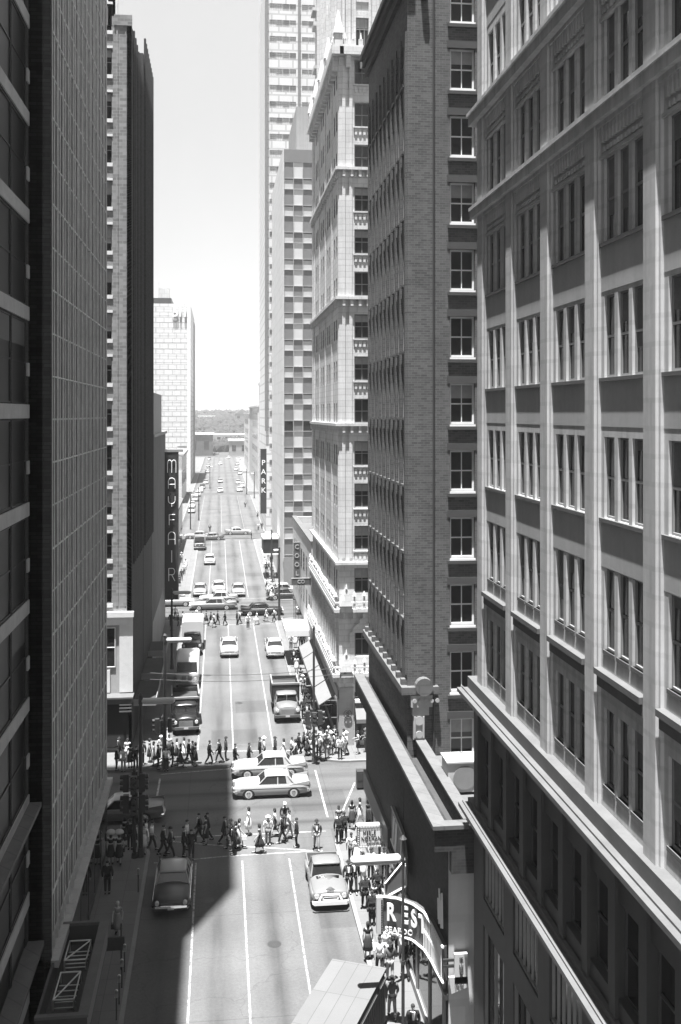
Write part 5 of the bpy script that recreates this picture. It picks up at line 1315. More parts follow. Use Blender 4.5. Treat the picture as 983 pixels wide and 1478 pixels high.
def boxtruck(label, x, y, rz, L=7.0, Wd=2.3, Ht=3.1, boxm='van_white', cabm='car_grey', cab=True, stake=False, roofm=None, name='box_truck'):
    t = thing(name, label, 'truck', (x, y, .012), rz, 'cars and trucks in the street')
    P = lambda n, q, m, sm=False, par=None: part(n, q, M[m], t, par, sm, True)
    h = Wd/2; y0 = -L/2
    if cab:
        q = MB(); q.loft([sec_car(y0+a,b,c,d,e,.06) for a,b,c,d,e in ((0,.7,.6,1.2,1.25),(.1,.8,.5,1.3,1.38),(.6,.84,.5,1.36,1.45),(1.15,.9,.5,1.4,1.5),(1.2,1.0,.5,1.4,1.45),(2.5,1.0,.5,1.4,1.45))]); P('body', q, cabm, True)
        for s in (-1,1):
            q = MB(); q.loft([[(s*.7,yy,.6),(s*w,yy,.55),(s*w,yy,z-.1),(s*.85,yy,z),(s*.7,yy,z-.1)] for yy,w,z in ((y0+.02,.9,1.0),(y0+.25,1.08,1.15),(y0+1.0,1.1,1.15),(y0+1.6,1.0,.8))]); P('fender', q, cabm, True)
            q = MB(); q.tube((s*.82,y0+.1,1.05),(s*.82,y0-.1,1.05),.13,.12,12); P('headlight', q, 'lens')
        B = [(-.92,y0+1.2),(.92,y0+1.2),(.92,y0+2.45),(-.92,y0+2.45)]; T = [(-.78,y0+1.45),(.78,y0+1.45),(.78,y0+2.4),(-.78,y0+2.4)]
        for i, nm in enumerate(('windshield','side_window','rear_window','side_window')):
            j = (i+1)%4; e = lambda p: (p[0]*.93, (p[1]-y0-1.8)*.93+y0+1.8)
            q = MB(); q.hexa([(*B[i],1.42),(*B[j],1.42),(*e(B[j]),1.42),(*e(B[i]),1.42)],[(*T[i],2.02),(*T[j],2.02),(*e(T[j]),2.02),(*e(T[i]),2.02)]); P(nm, q, 'auto_glass')
        rs = lambda y, w, z, c: [(-w,y,z-.04),(-w*.9,y,z+.03),(-w*.5,y,z+c),(0,y,z+c+.02),(w*.5,y,z+c),(w*.9,y,z+.03),(w,y,z-.04)]
        q = MB(); q.loft([rs(y0+1.3,.8,2.0,.02),rs(y0+1.45,.88,2.04,.09),rs(y0+2.0,.88,2.06,.1),rs(y0+2.5,.84,2.02,.05)]); rf = P('roof', q, cabm, True)
        for i in range(4): q = MB(); q.tube((B[i][0],B[i][1],1.4),(T[i][0],T[i][1],2.02),.06,.05,6); P('pillar', q, cabm, False, rf)
        q = MB(); q.box(-.03,.03,y0+1.2,y0+1.26,1.42,1.5); q.box(-.025,.025,y0+1.18,y0+1.45,1.44,2.0); P('windshield_bar', q, cabm)
        q = MB(); q.box(-1.05,1.05,y0-.18,y0-.04,.5,.7); P('bumper', q, 'frame_dark')
        q = MB()
        for k in range(6): q.box(-.55,.55,y0-.03,y0+.04,.72+.08*k,.76+.08*k)
        P('grille', q, 'chrome')
        q = MB(); q.box(-.17,.17,y0-.2,y0-.182,.55,.68); P('number_plate', q, 'panel_white')
        bs = y0+2.6
    else: bs = y0
    if stake:
        q = MB(); q.box(-h,h,bs,L/2,.95,1.1); P('bed', q, 'frame_dark')
        q = MB()
        for s in (-1,1): q.box(s*h-.05,s*h+.05,bs,L/2,1.1,2.5)
        q.box(-h,h,bs,bs+.1,1.1,Ht-.4); q.box(-h,h,L/2-.1,L/2,1.1,2.4); P('stake_side', q, 'brick_dark')
        q = MB(); q.box(-h-.06,h+.06,bs-.04,bs+.14,Ht-.4,Ht-.25); q.box(-h-.06,-h+.06,bs,L/2,2.5,2.6); q.box(h-.06,h+.06,bs,L/2,2.5,2.6); P('rail', q, 'frame_mid')
        q = MB(); q.box(-h+.1,h-.1,bs+.3,L/2-.3,1.1,2.1); P('load', q, 'roof')
    else:
        def bsx(y, w, z): return [(-w,y,.8),(w,y,.8),(w,y,z-.25),(w-.06,y,z-.08),(w-.25,y,z),(-w+.25,y,z),(-w+.06,y,z-.08),(-w,y,z-.25)]
        if cab: q = MB(); q.loft([bsx(bs,h,Ht),bsx(L/2,h,Ht)])
        else: q = MB(); q.loft([[(a[0]*.9,bs,(a[2]-.8)*.5+.6) for a in bsx(bs,h,Ht)],bsx(bs+.15,h*.98,Ht*.58),bsx(bs+.5,h,Ht*.9),bsx(bs+1.1,h,Ht),bsx(L/2-.4,h,Ht),bsx(L/2,h*.96,Ht*.94)])
        P('cargo_box', q, boxm, not cab and name != 'large_truck')
        if name == 'large_truck':
            for s in (-1,1):
                q = MB()
                for k in range(30): q.box(s*h-.02, s*h+.02, bs+1.3+k*.26, bs+1.37+k*.26, .9, Ht-.3)
                q.box(s*h-.03, s*h+.03, bs+1.2, L/2, Ht-.34, Ht-.26); q.box(s*h-.03, s*h+.03, bs+1.2, L/2, .84, .92); P('side_rib', q, boxm)
        if not cab:
            q = MB(); q.hexa([(-.95,bs+.12,1.72),(.95,bs+.12,1.72),(.95,bs+.4,1.72),(-.95,bs+.4,1.72)],[(-.9,bs+.5,2.5),(.9,bs+.5,2.5),(.9,bs+.7,2.5),(-.9,bs+.7,2.5)]); P('windshield', q, 'auto_glass')
            q = MB()
            for s in (-1,1):
                for k in range(5): q.box(s*.12+s*.05*k*1.6-.02, s*.12+s*.05*k*1.6+.02, bs-.03, bs+.02, .9, 1.35)
            P('grille', q, 'frame_dark')
            for s in (-1,1):
                q = MB(); q.tube((s*.78,bs+.1,1.05),(s*.78,bs-.05,1.05),.13,.12,12); P('headlight', q, 'lens')
                q = MB(); q.box(s*h-.01, s*h+.015, bs+1.0, bs+2.2, 1.6, 2.3); P('side_window', q, 'auto_glass')
            q = MB(); q.box(-1.05,1.05,bs-.14,bs-.03,.55,.72); P('bumper', q, 'chrome')
        if roofm: q = MB(); q.box(-h+.02,h-.02,bs+1.0,L/2+.02,Ht+.002,Ht+.05); P('roof_panel', q, roofm)
        q = MB(); q.box(-h*.9,h*.9,L/2,L/2+.02,1.0,Ht-.4); P('rear_door', q, 'frame_mid')
    wheels(t, (y0+.85, L/2-1.5), h-.03 if h < 1.1 else 1.06, .46)
    q = MB(); q.box(-.5,.5,y0+.4,L/2-.2,.45,.82); P('chassis', q, 'frame_dark')
    return t
car('white finned sedan nearest the camera in the crossing, heading left', *G(392,1146), -PI/2-.0, 'car_white', L=5.0)
car('white hardtop car right behind the finned sedan in the crossing', *G(389,1118), -PI/2, 'car_white', L=5.1)
x, y = G(174,1188); car('pale topped sedan waiting in the shaded cross street on the left', x, y+.6, -PI/2, 'car_grey', 'car_white')
x, y = G(247,1322); car('black sedan with a white roof in the shaded left lane', x, y+2.4, 0, 'car_black', 'car_white', L=5.1)
x, y = G(477,1318); pickup('grey pickup truck with white grille parked at the right kerb', x+.02, y+2.5, 0, 'car_mid')
x, y = G(415,1043); boxtruck('stake bed truck with dark load facing the camera in the right lane', x, y+2.9, 0, 6.2, 2.25, 2.9, 'car_dark', 'car_mid', stake=True, name='stake_truck')
x, y = G(270,996); boxtruck('white rounded delivery van at the left kerb', x, y+2.6, 0, 5.6, 2.15, 2.75, 'van_white', cab=False, name='delivery_van')
x, y = G(277,946); boxtruck('parked box truck with pale roof and dark front behind the white delivery van', x, y+3.3, 0, 7.2, 2.3, 3.1, 'van_white', 'car_dark')
x, y = G(266,1062); boxtruck('dark low truck with bright headlights at the left kerb by the crosswalk', x, y+2.8, .05, 5.6, 2.2, 2.6, 'car_dark', 'car_black', name='panel_truck', stake=True)
dX, dY = G(517, 1508); boxtruck('large truck with a pale panelled roof cut by the bottom edge of the picture', 5.35+math.sin(.43)*-4.6+.28, 42.0-math.cos(.43)*4.6, -.43, 9.4, 2.35, 3.0, 'stone_dark_shade', 'car_mid', cab=False, roofm='roof_panel', name='large_truck')
for lab, px, py, dy, paint, sim in (
 ('white sedan alone in the middle lane before the second crossing', 331, 950, 2.5, 'car_white', 0),
 ('white sedan at the right kerb before the theatre canopy', 398, 951, 2.5, 'car_white', 0),
 ('pale sedan leftmost of three cars waiting at the second crossing', 288, 862, 2.5, 'car_pale', 0),
 ('white car in the middle of three cars waiting at the second crossing', 315.5, 858, 2.5, 'car_white', 0),
 ('pale two tone car rightmost of three waiting at the second crossing', 344.5, 862, 2.5, 'car_pale', 0),
 ('light sedan in the left lane behind the waiting cars', 302.5, 816, 2.5, 'car_white', 0)):
    x, y = G(px, py); car(lab, x, y+dy, 0, paint, simple=False)
x, y = G(288, 795); boxtruck('dark van in the left lane near the third crossing', x, y+2.5, 0, 5.2, 2.2, 2.4, 'car_grey', cab=False, name='dark_van')
cross = [('long pale car crossing the second intersection', 308, 881, 'car_pale', -1, 6.0), ('dark car crossing the second intersection on the right', 378, 889, 'car_black', 1, 5.3),
 ('white car in the second cross street beside the tall sign', 250, 876, 'car_white', 1, 5.2), ('light car in the second cross street farther left', 238, 867, 'car_white', 1, 5.2),
 ('white topped car behind the long pale one in the second intersection', 316, 871, 'car_white', -1, 5.0),
 ('white car crossing the third intersection', 343, 772, 'car_white', 1, 5.4), ('grey car crossing the third intersection on the left', 305, 780, 'car_grey', -1, 5.2), ('pale car behind the grey one at the third intersection', 286, 778, 'car_pale', -1, 5.2),
 ('white panel van on the second cross street at the right', 411, 858, 'car_white', 1, 5.0), ('dark roofed car by the right lamp pole of the second crossing', 412, 866, 'car_dark', 1, 5.0)]
for lab, px, py, paint, s, L in cross:
    x, y = G(px, py); car(lab, x, y+.8, s*PI/2, paint, simple=False if py > 865 else True, L=L)
far = [(318,711,'car_white'),(318,697,'car_pale'),(346,710,'car_white'),(344,699,'car_pale'),(341,679,'car_white'),(343,671,'car_pale'),(318,671,'car_white'),(301,674,'car_pale'),(299,683,'car_white'),(297,699,'car_pale'),(292,706,'car_dark'),(289,711,'car_white'),
       (285,717,'car_white'),(281,724,'car_pale'),(277,733,'car_white'),(276,741,'car_pale'),(302,664,'car_dark'),(310,657,'car_grey'),(345,664,'car_white'),(350,704,'car_white'),(347,685,'car_pale'),(330,662,'car_white')]
plc = ['in the middle of the street past the third crossing','a little behind it in the middle of the street','parked at the right kerb by the far lamp pole','parked just behind on the right kerb','in the right lane far down the street','farther down the right lane','tiny in the middle of the far street','at the far left kerb','second from the far end of the left kerb','third from the far end of the left kerb','fourth from the far end of the left kerb','in the middle of the left kerb row','in the left kerb row, fourth nearest','in the left kerb row, third nearest','in the left kerb row, second nearest','in the left kerb row, nearest the camera','near the end of the street on the left','crosswise at the very end of the street','near the end of the street on the right','close against the right sidewalk','between the right lane cars','at the street end right of centre']
for (px, py, paint), pl in zip(far, plc):
    x, y = G(px, py); tone = {'car_white':'white','car_pale':'pale','car_dark':'dark','car_grey':'grey'}[paint]
    car('distant ' + tone + ' car ' + pl, x, y+2.4, (-PI/2 if (px,py) == (310,657) else 0), paint, simple=True, group='distant cars down the street')

# ================================================================== PEOPLE
def skin(chains, levels=1):
    """chains: dict name->(pos, radius, parent name)"""
    names = list(chains); idx = {n: i for i, n in enumerate(names)}
    me = bpy.data.meshes.new('s'); me.from_pydata([chains[n][0] for n in names], [(idx[n], idx[chains[n][2]]) for n in names if chains[n][2]], [])
    o = bpy.data.objects.new('s', me); C.objects.link(o)
    md = o.modifiers.new('Skin', 'SKIN'); md.use_smooth_shade = True
    for n in names:
        r = chains[n][1]; r = r if isinstance(r, tuple) else (r, r); me.skin_vertices[0].data[idx[n]].radius = r
        me.skin_vertices[0].data[idx[n]].use_root = (chains[n][2] is None)
    sb = o.modifiers.new('Sub', 'SUBSURF'); sb.levels = levels; sb.render_levels = levels
    dg = bpy.context.evaluated_depsgraph_get(); dg.update()
    m2 = bpy.data.meshes.new_from_object(o.evaluated_get(dg)); bpy.data.objects.remove(o); bpy.data.meshes.remove(me)
    for p in m2.polygons: p.use_smooth = True
    return m2
def pose_pts(stride, arm, lean=0, fem=False, bend=0):
    hip = .93; sh = 1.42; sw = .17 if fem else .205; J = {}
    J['hip'] = (0,0,hip); J['waist'] = (0,-lean*.3,1.1); J['chest'] = (0,-lean*.6,1.3); J['neck'] = (0,-lean,1.5); J['head'] = (0,-lean-.01,1.64)
    for s, nm in ((1,'r'),(-1,'l')):
        f = stride*s
        J['hj'+nm] = (s*.09,0,hip-.05); kb_ = .06 if f < 0 else .03
        J['kn'+nm] = (s*.1,-f*.5-kb_,.5); J['an'+nm] = (s*.1,-f+(.02),.09 + (.07 if f < -.05 else 0)); J['to'+nm] = (s*.11,-f-.16,.045+(.0 if f >= -.05 else .0))
        g_ = arm*s; J['sh'+nm] = (s*sw,-lean*.8,sh); J['el'+nm] = (s*(sw+.06), g_*.45-lean*.8+.02, 1.13); J['wr'+nm] = (s*(sw+.05), g_-lean*.6-.06-bend*.25, .88+abs(g_)*.15+bend*.25)
    return J
def person_meshes(kind, stride, arm, lean=0, bend=0):
    fem = kind in ('dress','skirt'); J = pose_pts(stride, arm, lean, fem, bend); out = {}
    # the body: one continuous surface, head, trunk, limbs, hands with fingers
    c = {'hip':(J['hip'],(.13,.1),None),'waist':(J['waist'],(.11,.085),'hip'),'chest':(J['chest'],(.15,.105),'waist'),'neck':(J['neck'],.05,'chest'),'chin':((J['neck'][0],J['neck'][1]-.015,1.545),.06,'neck'),'head':(J['head'],(.078,.092),'chin'),'crown':((J['head'][0],J['head'][1]+.01,1.71),(.06,.07),'head')}
    for nm, s in (('r',1),('l',-1)):
        c['hj'+nm] = (J['hj'+nm],.085,'hip'); c['kn'+nm] = (J['kn'+nm],.056,'hj'+nm); c['an'+nm] = (J['an'+nm],.038,'kn'+nm); c['to'+nm] = (J['to'+nm],.035,'an'+nm)
        c['sh'+nm] = (J['sh'+nm],.055,'chest'); c['el'+nm] = (J['el'+nm],.04,'sh'+nm); c['wr'+nm] = (J['wr'+nm],.027,'el'+nm)
        w = J['wr'+nm]; c['pa'+nm] = ((w[0],w[1]-.015,w[2]-.08),(.022,.036),'wr'+nm)
        for k in range(4): c['f%d%s' % (k,nm)] = ((w[0]-s*.01,w[1]-.045+.02*k,w[2]-.155-(.01 if k in (1,2) else 0)),.009,'pa'+nm)
        c['th'+nm] = ((w[0]-s*.02,w[1]-.06,w[2]-.1),.010,'wr'+nm)
    b = skin(c, 1); out['body'] = b
    # a nose and ears small enough for the distance, joined to the head mesh
    bm = bmesh.new(); bm.from_mesh(b)
    for (dx, dy, dz, r) in ((0,-.098,-.0,.016),(.078,.0,-.0,.02),(-.078,.0,-.0,.02)):
        bmesh.ops.create_icosphere(bm, subdivisions=1, radius=r, matrix=Matrix.Translation((dx,J['head'][1]+dy,1.63+dz)))
    bm.to_mesh(b); bm.free()
    if kind in ('suit','shirt','jacket','police'):
        e = .022 if kind in ('shirt','police') else .036
        t = {'waist':((0,J['waist'][1],1.02),(.125+e,.10+e*.6),None),'mid':((0,J['waist'][1],1.15),(.12+e,.095+e*.6),'waist'),'chest':(J['chest'],(.15+e,.115+e*.5),'mid'),'top':((0,J['chest'][1]-lean*.2,1.44),(.1,.08),'chest')}
        if kind == 'suit': t['hem'] = ((0,J['hip'][1]+.01,.84),(.15+e*.6,.125+e*.5),'waist')
        for nm in 'rl': t['sh'+nm] = (J['sh'+nm],.055+e*.8,'chest'); t['el'+nm] = (J['el'+nm],.044+e*.7,'sh'+nm); 
        if kind != 'shirt':
            for nm in 'rl': t['wr'+nm] = (J['wr'+nm],.034+e*.4,'el'+nm)
        out['jacket' if kind in ('suit','jacket') else 'shirt'] = skin(t, 1)
        t = {'hip':((0,0,.95),(.135,.115),None)}
        for nm in 'rl': t['hj'+nm] = (J['hj'+nm],.10,'hip'); t['kn'+nm] = (J['kn'+nm],.078,'hj'+nm); a = J['an'+nm]; t['an'+nm] = ((a[0],a[1],a[2]+.02),.066,'kn'+nm)
        out['trousers'] = skin(t, 1)
        if kind in ('suit','jacket'):
            q = MB(); y = J['chest'][1]-.16; q.hexa([(-.035,y+.02,1.16),(.035,y+.02,1.16),(.035,y+.06,1.16),(-.035,y+.06,1.16)],[(-.075,y+.035,1.47),(.075,y+.035,1.47),(.07,y+.09,1.47),(-.07,y+.09,1.47)]); out['shirt_front'] = q.mesh('s', [])
    else:
        t = {'waist':((0,J['waist'][1],1.08),(.115,.09),None),'chest':(J['chest'],(.155,.125),'waist'),'top':((0,J['chest'][1]-lean*.2,1.43),(.09,.07),'chest')}
        for nm in 'rl': t['sh'+nm] = (J['sh'+nm],.064,'chest'); e_ = J['el'+nm]; s_ = J['sh'+nm]; t['el'+nm] = (tuple((a+b_)/2 for a, b_ in zip(s_, e_)),.055,'sh'+nm)
        out['blouse'] = skin(t, 1)
        q = MB(); secs = []; rr = random.Random(1)
        prof = ((1.13,.115,.095,0),(1.0,.16,.13,0),(.85,.2,.17,.0),(.65,.21,.18+abs(stride)*.2,.01),(.44,.225,.2+abs(stride)*.3,.02)) if kind == 'dress' else ((1.1,.125,.1,0),(.95,.165,.14,0),(.75,.17,.16,0),(.48,.165,.16+abs(stride)*.3,0))
        for (z, a, b_, wv) in prof:
            secs.append([(a*math.cos(th)*(1+wv*3*math.cos(8*th)), b_*math.sin(th)*(1+wv*3*math.cos(8*th)), z) for th in [2*PI*k/20 for k in range(20)]])
        q.loft(secs); out['skirt'] = q.mesh('s', [], smooth=True)
        q = MB(); w = J['wrl']; q.box(w[0]-.07,w[0]+.07,w[1]-.16,w[1]+.12,w[2]-.33,w[2]-.13)
        for yy in (-.1,.06): q.tube((w[0],w[1]+yy,w[2]-.13),(w[0],w[1]-.02,w[2]-.05),.008,n=5)
        out['handbag'] = q.mesh('s', [])
    q = MB()
    for nm in 'rl':
        a, to = J['an'+nm], J['to'+nm]
        q.loft([[(a[0]+x*.048,a[1]+.07+(to[1]-a[1]-.05)*f,a[2]-.085+z*(.1 if f < .4 else .07)) for x, z in ((-1,0),(1,0),(.9,.7),(0,1),(-.9,.7))] for f in (0,.35,.8,1.15)])
    out['shoes'] = q.mesh('s', [], smooth=True)
    hy = J['head'][1]
    def cap_(z0, r, rz_, full): 
        q = MB(); secs = []
        for k in range(6):
            a = k/5*PI/2*.98; secs.append([(r*math.cos(a)*math.cos(th), hy+.015+r*1.12*math.cos(a)*math.sin(th), z0+rz_*math.sin(a)) for th in [2*PI*i/14 for i in range(14)]])
        if full: secs = [[(r*.85*math.cos(th), hy+.05+r*.75*math.sin(th), z0-.15) for th in [2*PI*i/14 for i in range(14)]]] + secs
        q.loft(secs); return q
    out['hair'] = cap_(1.655, .088, .10, fem).mesh('s', [], smooth=True)
    q = cap_(1.69, .095, .13, False); q.tube((0,hy+.015,1.69),(0,hy+.015,1.705),.165,.16,18); out['hat'] = q.mesh('s', [], smooth=False)
    q = cap_(1.68, .1, .11, False); q.box(-.08,.08,hy-.2,hy-.08,1.68,1.7); out['cap'] = q.mesh('s', [])
    q = MB(); secs = [[(r*math.cos(th), hy+r*math.sin(th), z) for th in [2*PI*i/18 for i in range(18)]] for r, z in ((.27,1.74),(.26,1.80),(.2,1.88),(.1,1.93),(.02,1.94))]; q.loft(secs); out['sun_hat'] = q.mesh('s', [], smooth=True)
    return out
PM = {}
def pm_(kind, pi):
    if (kind, pi) not in PM:
        st, ar, ln_, bd = [(.0,.02,.0,0),(.26,.2,.03,0),(-.3,-.22,.04,0),(.03,.05,.02,.9),(.15,.1,.02,.3)][pi]
        PM[(kind, pi)] = person_meshes(kind, st, ar, ln_, bd)
    return PM[(kind, pi)]
MC = {}
def mm(me, m, name):
    k = (me.name, m)
    if k not in MC:
        c = me.copy(); c.name = name; c.materials.clear(); c.materials.append(M[m]); MC[k] = c
    return MC[k]
ROLE = {}
def person(px, py, outfit, pose, rz, place, grp, z=.0, scale=1.0):
    kind, top, bot, head, desc = OUT[outfit]
    x, y = G(px, py, z)
    P = pm_(kind, pose)
    o = link('person', mm(P['body'], 'skin', 'person'), None, (x, y, z), rz); o.scale = (scale,)*3
    tag(o, None, 'person', grp); o['_d'] = desc; o['_p'] = place; o['_x'] = px; o['_pose'] = pose
    for nm, mt_ in (('jacket',top),('shirt',top),('blouse',top),('trousers',bot),('skirt',bot),('shirt_front','cloth_white'),('handbag','cloth_white' if px % 2 else 'suit_dark'),('shoes','shoe')):
        if nm in P and not (nm == 'handbag' and pose == 3): link(nm, mm(P[nm], mt_, nm), o)
    hd = {'hair':('hair','hair_dark'),'light':('hair','hair_light'),'hat':('hat','suit_grey'),'dhat':('hat','suit_dark'),'whitehat':('hat','cloth_white'),'cap':('cap','cloth_white'),'sun':('sun_hat','cloth_light')}[head]
    if hd[0] != 'hair': link('hair', mm(P['hair'], 'hair_dark', 'hair'), o)
    link(hd[0], mm(P[hd[0]], hd[1], hd[0]), o)
    return o
OUT = {
 'A':('suit','suit_black','suit_black','hair','in a black suit'), 'B':('suit','suit_dark','suit_dark','dhat','in a dark suit and dark hat'), 'C':('suit','suit_grey','suit_grey','hat','in a grey suit and hat'),
 'D':('shirt','cloth_white','suit_dark','hair','in a white shirt and dark trousers'), 'E':('shirt','cloth_white','suit_grey','whitehat','in a white shirt and pale hat'), 'F':('jacket','suit_grey','cloth_mid','dhat','in a short grey jacket and hat'),
 'G':('dress','cloth_white','cloth_white','hair','in a white dress'), 'H':('dress','suit_dark','suit_dark','hair','in a dark dress'), 'I':('skirt','cloth_white','suit_dark','hair','in a white blouse and dark skirt'),
 'J':('skirt','suit_grey','cloth_white','hair','in a dark top and white skirt'), 'K':('police','suit_dark','suit_dark','cap','in dark uniform and white cap'), 'L':('dress','cloth_mid','cloth_mid','light','in a grey dress'), 'N':('dress','suit_dark','suit_dark','sun','in a broad pale sun hat'),
 'O':('shirt','cloth_light','cloth_mid','hair','in a light shirt and grey trousers'), 'Q':('police','cloth_white','suit_dark','cap','in a white uniform shirt and cap')}
E_, W_, T_, S_ = PI/2, -PI/2, 0.0, PI      # facing +X, -X, camera, away
near = 'on the near crosswalk'; farc = 'on the far crosswalk'; gN = 'people crossing the near crosswalk'; gF = 'people crossing the far crosswalk'
for a in [(235,1234,'A',1,E_),(245,1238,'B',2,E_),(265,1236,'A',0,E_),(276,1241,'A',1,S_),(270,1226,'D',0,E_),(288,1216,'A',2,W_),(300,1215,'A',1,W_),(297,1219,'H',0,W_),(323,1221,'A',2,E_),(337,1234,'A',0,W_),(341,1228,'H',1,W_),(334,1226,'B',2,W_),(345,1224,'J',1,E_),
          (359,1206,'G',0,W_),(375,1232,'H',2,W_),(387,1220,'E',0,T_),(397,1208,'I',1,W_),(408,1217,'A',1,W_),(417,1211,'O',1,E_),(411,1199,'K',0,T_),(428,1223,'A',0,W_),(457,1226,'F',1,T_),(219,1228,'D',1,E_),(211,1224,'G',0,E_)]:
    person(*a, near, gN)
for a in [(326,1098,'B',0,W_),(339,1108,'A',1,E_),(359,1107,'A',2,E_),(375,1098,'A',0,E_),(381,1098,'E',0,W_),(397,1098,'B',0,E_),(410,1100,'G',1,W_),(421,1098,'D',1,E_),(427,1101,'I',2,W_),(431,1091,'A',1,E_),(438,1090,'A',2,E_),(444,1091,'H',1,W_),
          (317,1101,'A',2,W_),(302,1103,'A',1,E_),(282,1106,'H',0,W_),(272,1101,'A',1,E_),(278,1104,'A',0,E_),(260,1108,'H',2,E_),(249,1106,'A',0,E_),(266,1098,'G',1,W_),(255,1100,'I',1,E_)]:
    person(*a, farc, gF)
for a in [(460,1094,'D',0,S_),(452,1090,'A',0,E_),(456,1087,'J',4,T_),(466,1087,'O',0,S_),(472,1095,'F',0,S_),(478,1090,'E',0,S_),(485,1087,'H',0,E_),(491,1096,'D',0,S_),(496,1085,'G',0,W_),(500,1090,'E',4,W_),(517,1088,'I',3,W_),(528,1085,'C',3,W_),(463,1083,'G',0,T_),(483,1080,'A',0,T_),(447,1082,'H',0,E_),(474,1081,'L',0,S_)]:
    person(*a, 'on far right corner', 'people on the far right corner', .15)
for a in [(228,1110,'A',0,E_),(222,1105,'G',0,E_),(216,1100,'H',0,E_),(240,1113,'D',0,S_),(196,1112,'A',0,S_),(188,1108,'H',0,S_),(178,1114,'O',0,S_),(168,1112,'A',0,E_),(205,1104,'B',0,T_),(184,1100,'G',0,T_),(172,1098,'A',0,W_),(233,1096,'E',0,T_),(244,1094,'I',0,T_)]:
    person(*a, 'on far left corner', 'people on the far left corner', .15)
for a in [(160,1247,'N',0,S_),(172,1247,'N',1,S_),(155,1290,'A',0,S_),(195,1232,'A',0,E_),(188,1226,'B',0,S_),(207,1232,'G',0,T_),(180,1222,'H',4,S_),(170,1352,'L',1,T_),(146,1240,'A',1,S_)]:
    person(*a, 'on near left sidewalk', 'people on the near left sidewalk', .15)
for a in [(489,1218,'A',0,S_),(497,1214,'A',4,S_),(489,1204,'J',0,T_),(508,1196,'H',1,S_),(520,1192,'J',1,W_),(503,1290,'B',0,T_),(511,1288,'A',1,T_),(507,1246,'D',0,S_),(515,1252,'G',4,S_),(527,1312,'A',1,S_),(545,1302,'A',0,S_),(566,1298,'A',1,T_),(560,1284,'H',0,S_),(524,1276,'J',0,T_),(535,1270,'D',0,T_),(553,1268,'E',4,S_),
          (531,1384,'H',0,S_),(537,1336,'A',0,S_),(548,1408,'D',1,S_),(563,1416,'F',4,S_),(569,1380,'A',0,S_),(585,1412,'A',1,S_),(566,1470,'F',1,S_),(596,1512,'A',0,T_),(557,1395,'G',0,T_),(577,1362,'J',0,T_),(552,1352,'L',1,T_),(540,1322,'H',4,T_)]:
    person(*a, 'on near right sidewalk', 'people on the near right sidewalk', .15)
for a in [(424,962,'A',0,T_),(431,958,'H',0,T_),(428,972,'G',0,S_),(426,935,'G',0,S_),(434,934,'A',0,S_),(441,936,'H',0,T_),(420,938,'E',0,T_),(437,1002,'E',0,T_),(441,1018,'A',0,S_),(445,1032,'B',1,S_),(443,1046,'A',0,T_),(446,1060,'H',1,T_),(438,1038,'A',0,S_),(434,990,'H',1,S_)]:
    person(*a, 'by the pale awnings', 'people on the sidewalk of the white tower', .15)
for a in [(257,905,'A',0,E_),(264,903,'G',0,E_),(278,905,'A',1,E_),(284,902,'E',1,W_),(291,903,'B',1,W_),(304,904,'A',2,E_),(309,906,'I',1,W_),(314,902,'A',1,E_),(325,903,'A',1,W_),(342,902,'A',0,E_),(346,901,'D',1,W_),(358,908,'Q',0,T_),(371,902,'G',1,W_),(384,897,'G',2,E_),(396,898,'D',1,W_),(298,901,'H',1,W_)]:
    person(*a, 'crossing at second intersection', 'people crossing at the second intersection')
rr = random.Random(21)
for k in range(17):
    o_ = 'DGAHEIJLODGH'[k % 12]; py = 872-(k*4.1); px = 386+rr.uniform(0,12)+(872-py)*-.08
    if k < 5: px = 388+k*3.4; py = 862+rr.uniform(-4,4)
    person(px, py, o_, rr.choice((0,1,0,4)), rr.choice((T_,S_,E_)), 'below dark marquee box', 'people at the second intersection corner', .15)
for a in [(363,779,'A',0,W_),(303,768,'A',1,T_),(354,733,'A',0,T_),(373,766,'D',0,T_),(378,764,'A',0,T_),(383,762,'G',0,T_),(372,748,'H',0,T_)]:
    person(*a, 'near the third crossing', 'people near the third crossing')
for k, (px, py) in enumerate(((262,838),(266,830),(259,846),(268,822),(253,895),(247,905),(262,812))):
    person(px, py, 'ADHGDAE'[k], 0, rr.choice((T_,S_)), 'under tall theatre sign', 'people under the tall theatre sign', .15)
# labels: clothing + place, and a rank from the left where several are dressed alike
from collections import defaultdict
bk = defaultdict(list)
for o in C.objects:
    if '_d' in o.keys(): bk[(o['_d'], o['_p'])].append(o)
ordn = ['first','second','third','fourth','fifth','sixth','seventh','eighth','ninth','tenth','eleventh','twelfth']
for (d, p), L_ in bk.items():
    L_.sort(key=lambda o: o['_x']); n = len(L_)
    for i, o in enumerate(L_):
        who = 'woman' if 'blouse' in [c.name.split('.')[0] for c in o.children] else 'man'
        if n == 1: s = ''
        elif n == 2: s = ', left one of two' if i == 0 else ', right one of two'
        elif i == n-1: s = ', rightmost'
        elif i == 0: s = ', leftmost'
        else: s = ', %s from the left' % ordn[i]
        o['label'] = who + ' ' + d + ' ' + p + s
        for k in ('_d','_p','_x','_pose'): del o[k]

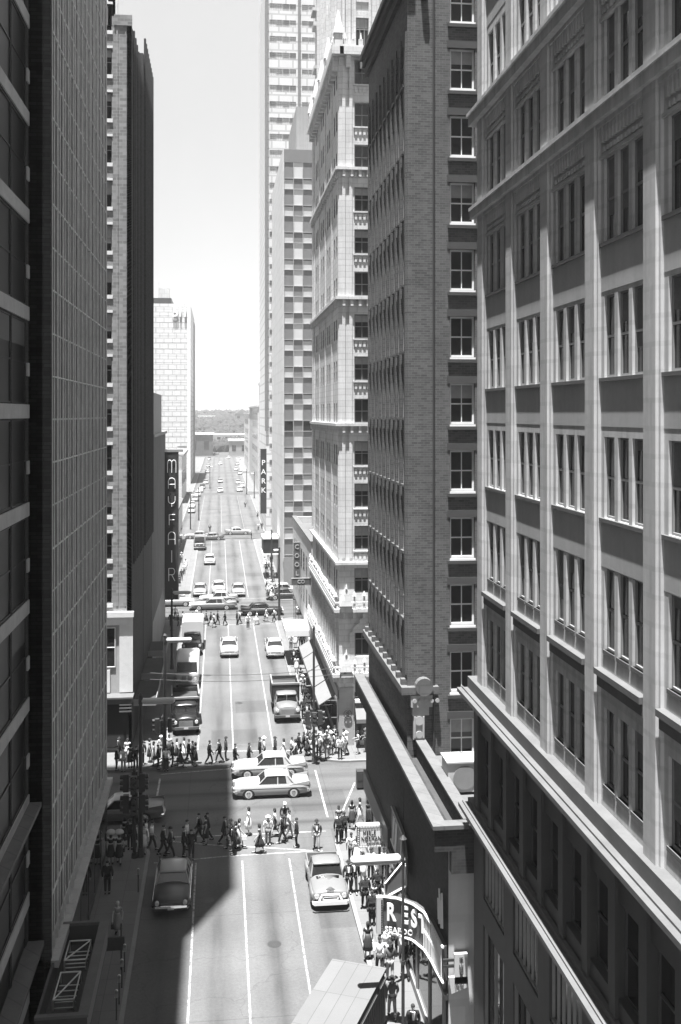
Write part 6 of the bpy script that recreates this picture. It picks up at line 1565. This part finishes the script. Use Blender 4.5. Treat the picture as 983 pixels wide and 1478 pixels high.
# ================================================================== SKY, SUN, CAMERA
for name in ():
    pass
sx, sy, sz = .075, .156, -1.0
el = math.atan2(1, math.hypot(sx, sy)); 
W = bpy.data.worlds.new('World'); sc.world = W; W.use_nodes = True
nt = W.node_tree; bg = nt.nodes['Background']; sk = nt.nodes.new('ShaderNodeTexSky'); sk.sky_type = 'NISHITA'; sk.sun_disc = False
sk.sun_elevation = el; sk.sun_rotation = math.atan2(-sx, -sy)
sk.air_density = 1.0; sk.dust_density = 1.0; sk.ozone_density = 1.0
bw = nt.nodes.new('ShaderNodeRGBToBW'); nt.links.new(sk.outputs[0], bw.inputs[0]); 
# a thin even high cloud veil over the clear sky
mx = nt.nodes.new('ShaderNodeMath'); mx.operation = 'MULTIPLY_ADD'; nt.links.new(bw.outputs[0], mx.inputs[0]); mx.inputs[1].default_value = .26; mx.inputs[2].default_value = 2.5
tc = nt.nodes.new('ShaderNodeTexCoord'); vn = nt.nodes.new('ShaderNodeTexNoise'); vn.inputs['Scale'].default_value = 1.6; vn.inputs['Detail'].default_value = 4; nt.links.new(tc.outputs['Generated'], vn.inputs['Vector'])
vm = nt.nodes.new('ShaderNodeMath'); vm.operation = 'MULTIPLY_ADD'; nt.links.new(vn.outputs['Fac'], vm.inputs[0]); vm.inputs[1].default_value = .35; vm.inputs[2].default_value = .83
mz = nt.nodes.new('ShaderNodeMath'); mz.operation = 'MULTIPLY'; nt.links.new(mx.outputs[0], mz.inputs[0]); nt.links.new(vm.outputs[0], mz.inputs[1])
nt.links.new(mz.outputs[0], bg.inputs['Color']); bg.inputs['Strength'].default_value = .06
sl = bpy.data.lights.new('sun', 'SUN'); sl.energy = 5.0; sl.angle = math.radians(.5); so = bpy.data.objects.new('sun', sl); C.objects.link(so)
so.rotation_euler = Vector((sx, sy, sz)).to_track_quat('-Z', 'Y').to_euler(); so.location = (0, -20, 90)
# the air: pale haze thickening with distance
hz = MB(); hz.box(-1450, 1450, -58, 2300, -1, 150)
hm = bpy.data.materials.new('haze_air'); hm.use_nodes = True; n_ = hm.node_tree; n_.nodes.remove(n_.nodes['Principled BSDF'])
pv = n_.nodes.new('ShaderNodeVolumePrincipled'); pv.inputs['Color'].default_value = (.95,.95,.95,1); pv.inputs['Density'].default_value = .0002; pv.inputs['Anisotropy'].default_value = .2
n_.links.new(pv.outputs[0], n_.nodes['Material Output'].inputs['Volume'])
if HAZE:
    o = link('haze', hz.mesh('haze', [hm])); tag(o, 'thin pale haze softening the far end of the street', 'haze', None, 'stuff')
cam = bpy.data.cameras.new('Camera'); co = bpy.data.objects.new('Camera', cam); C.objects.link(co); sc.camera = co
co.location = (0, 0, H); co.rotation_euler = (PI/2, 0, -TH)
cam.sensor_fit = 'HORIZONTAL'; cam.sensor_width = 36; cam.lens = 1500/983*36; cam.shift_y = -(739-598)/983.0; cam.clip_start = .5; cam.clip_end = 6000
sc.view_settings.view_transform = 'Standard'; sc.view_settings.look = 'None'; sc.view_settings.exposure = EXPO; sc.view_settings.gamma = 1
sc.cycles.use_denoising = True; sc.cycles.max_bounces = 6; sc.cycles.diffuse_bounces = 4; sc.cycles.volume_bounces = 1
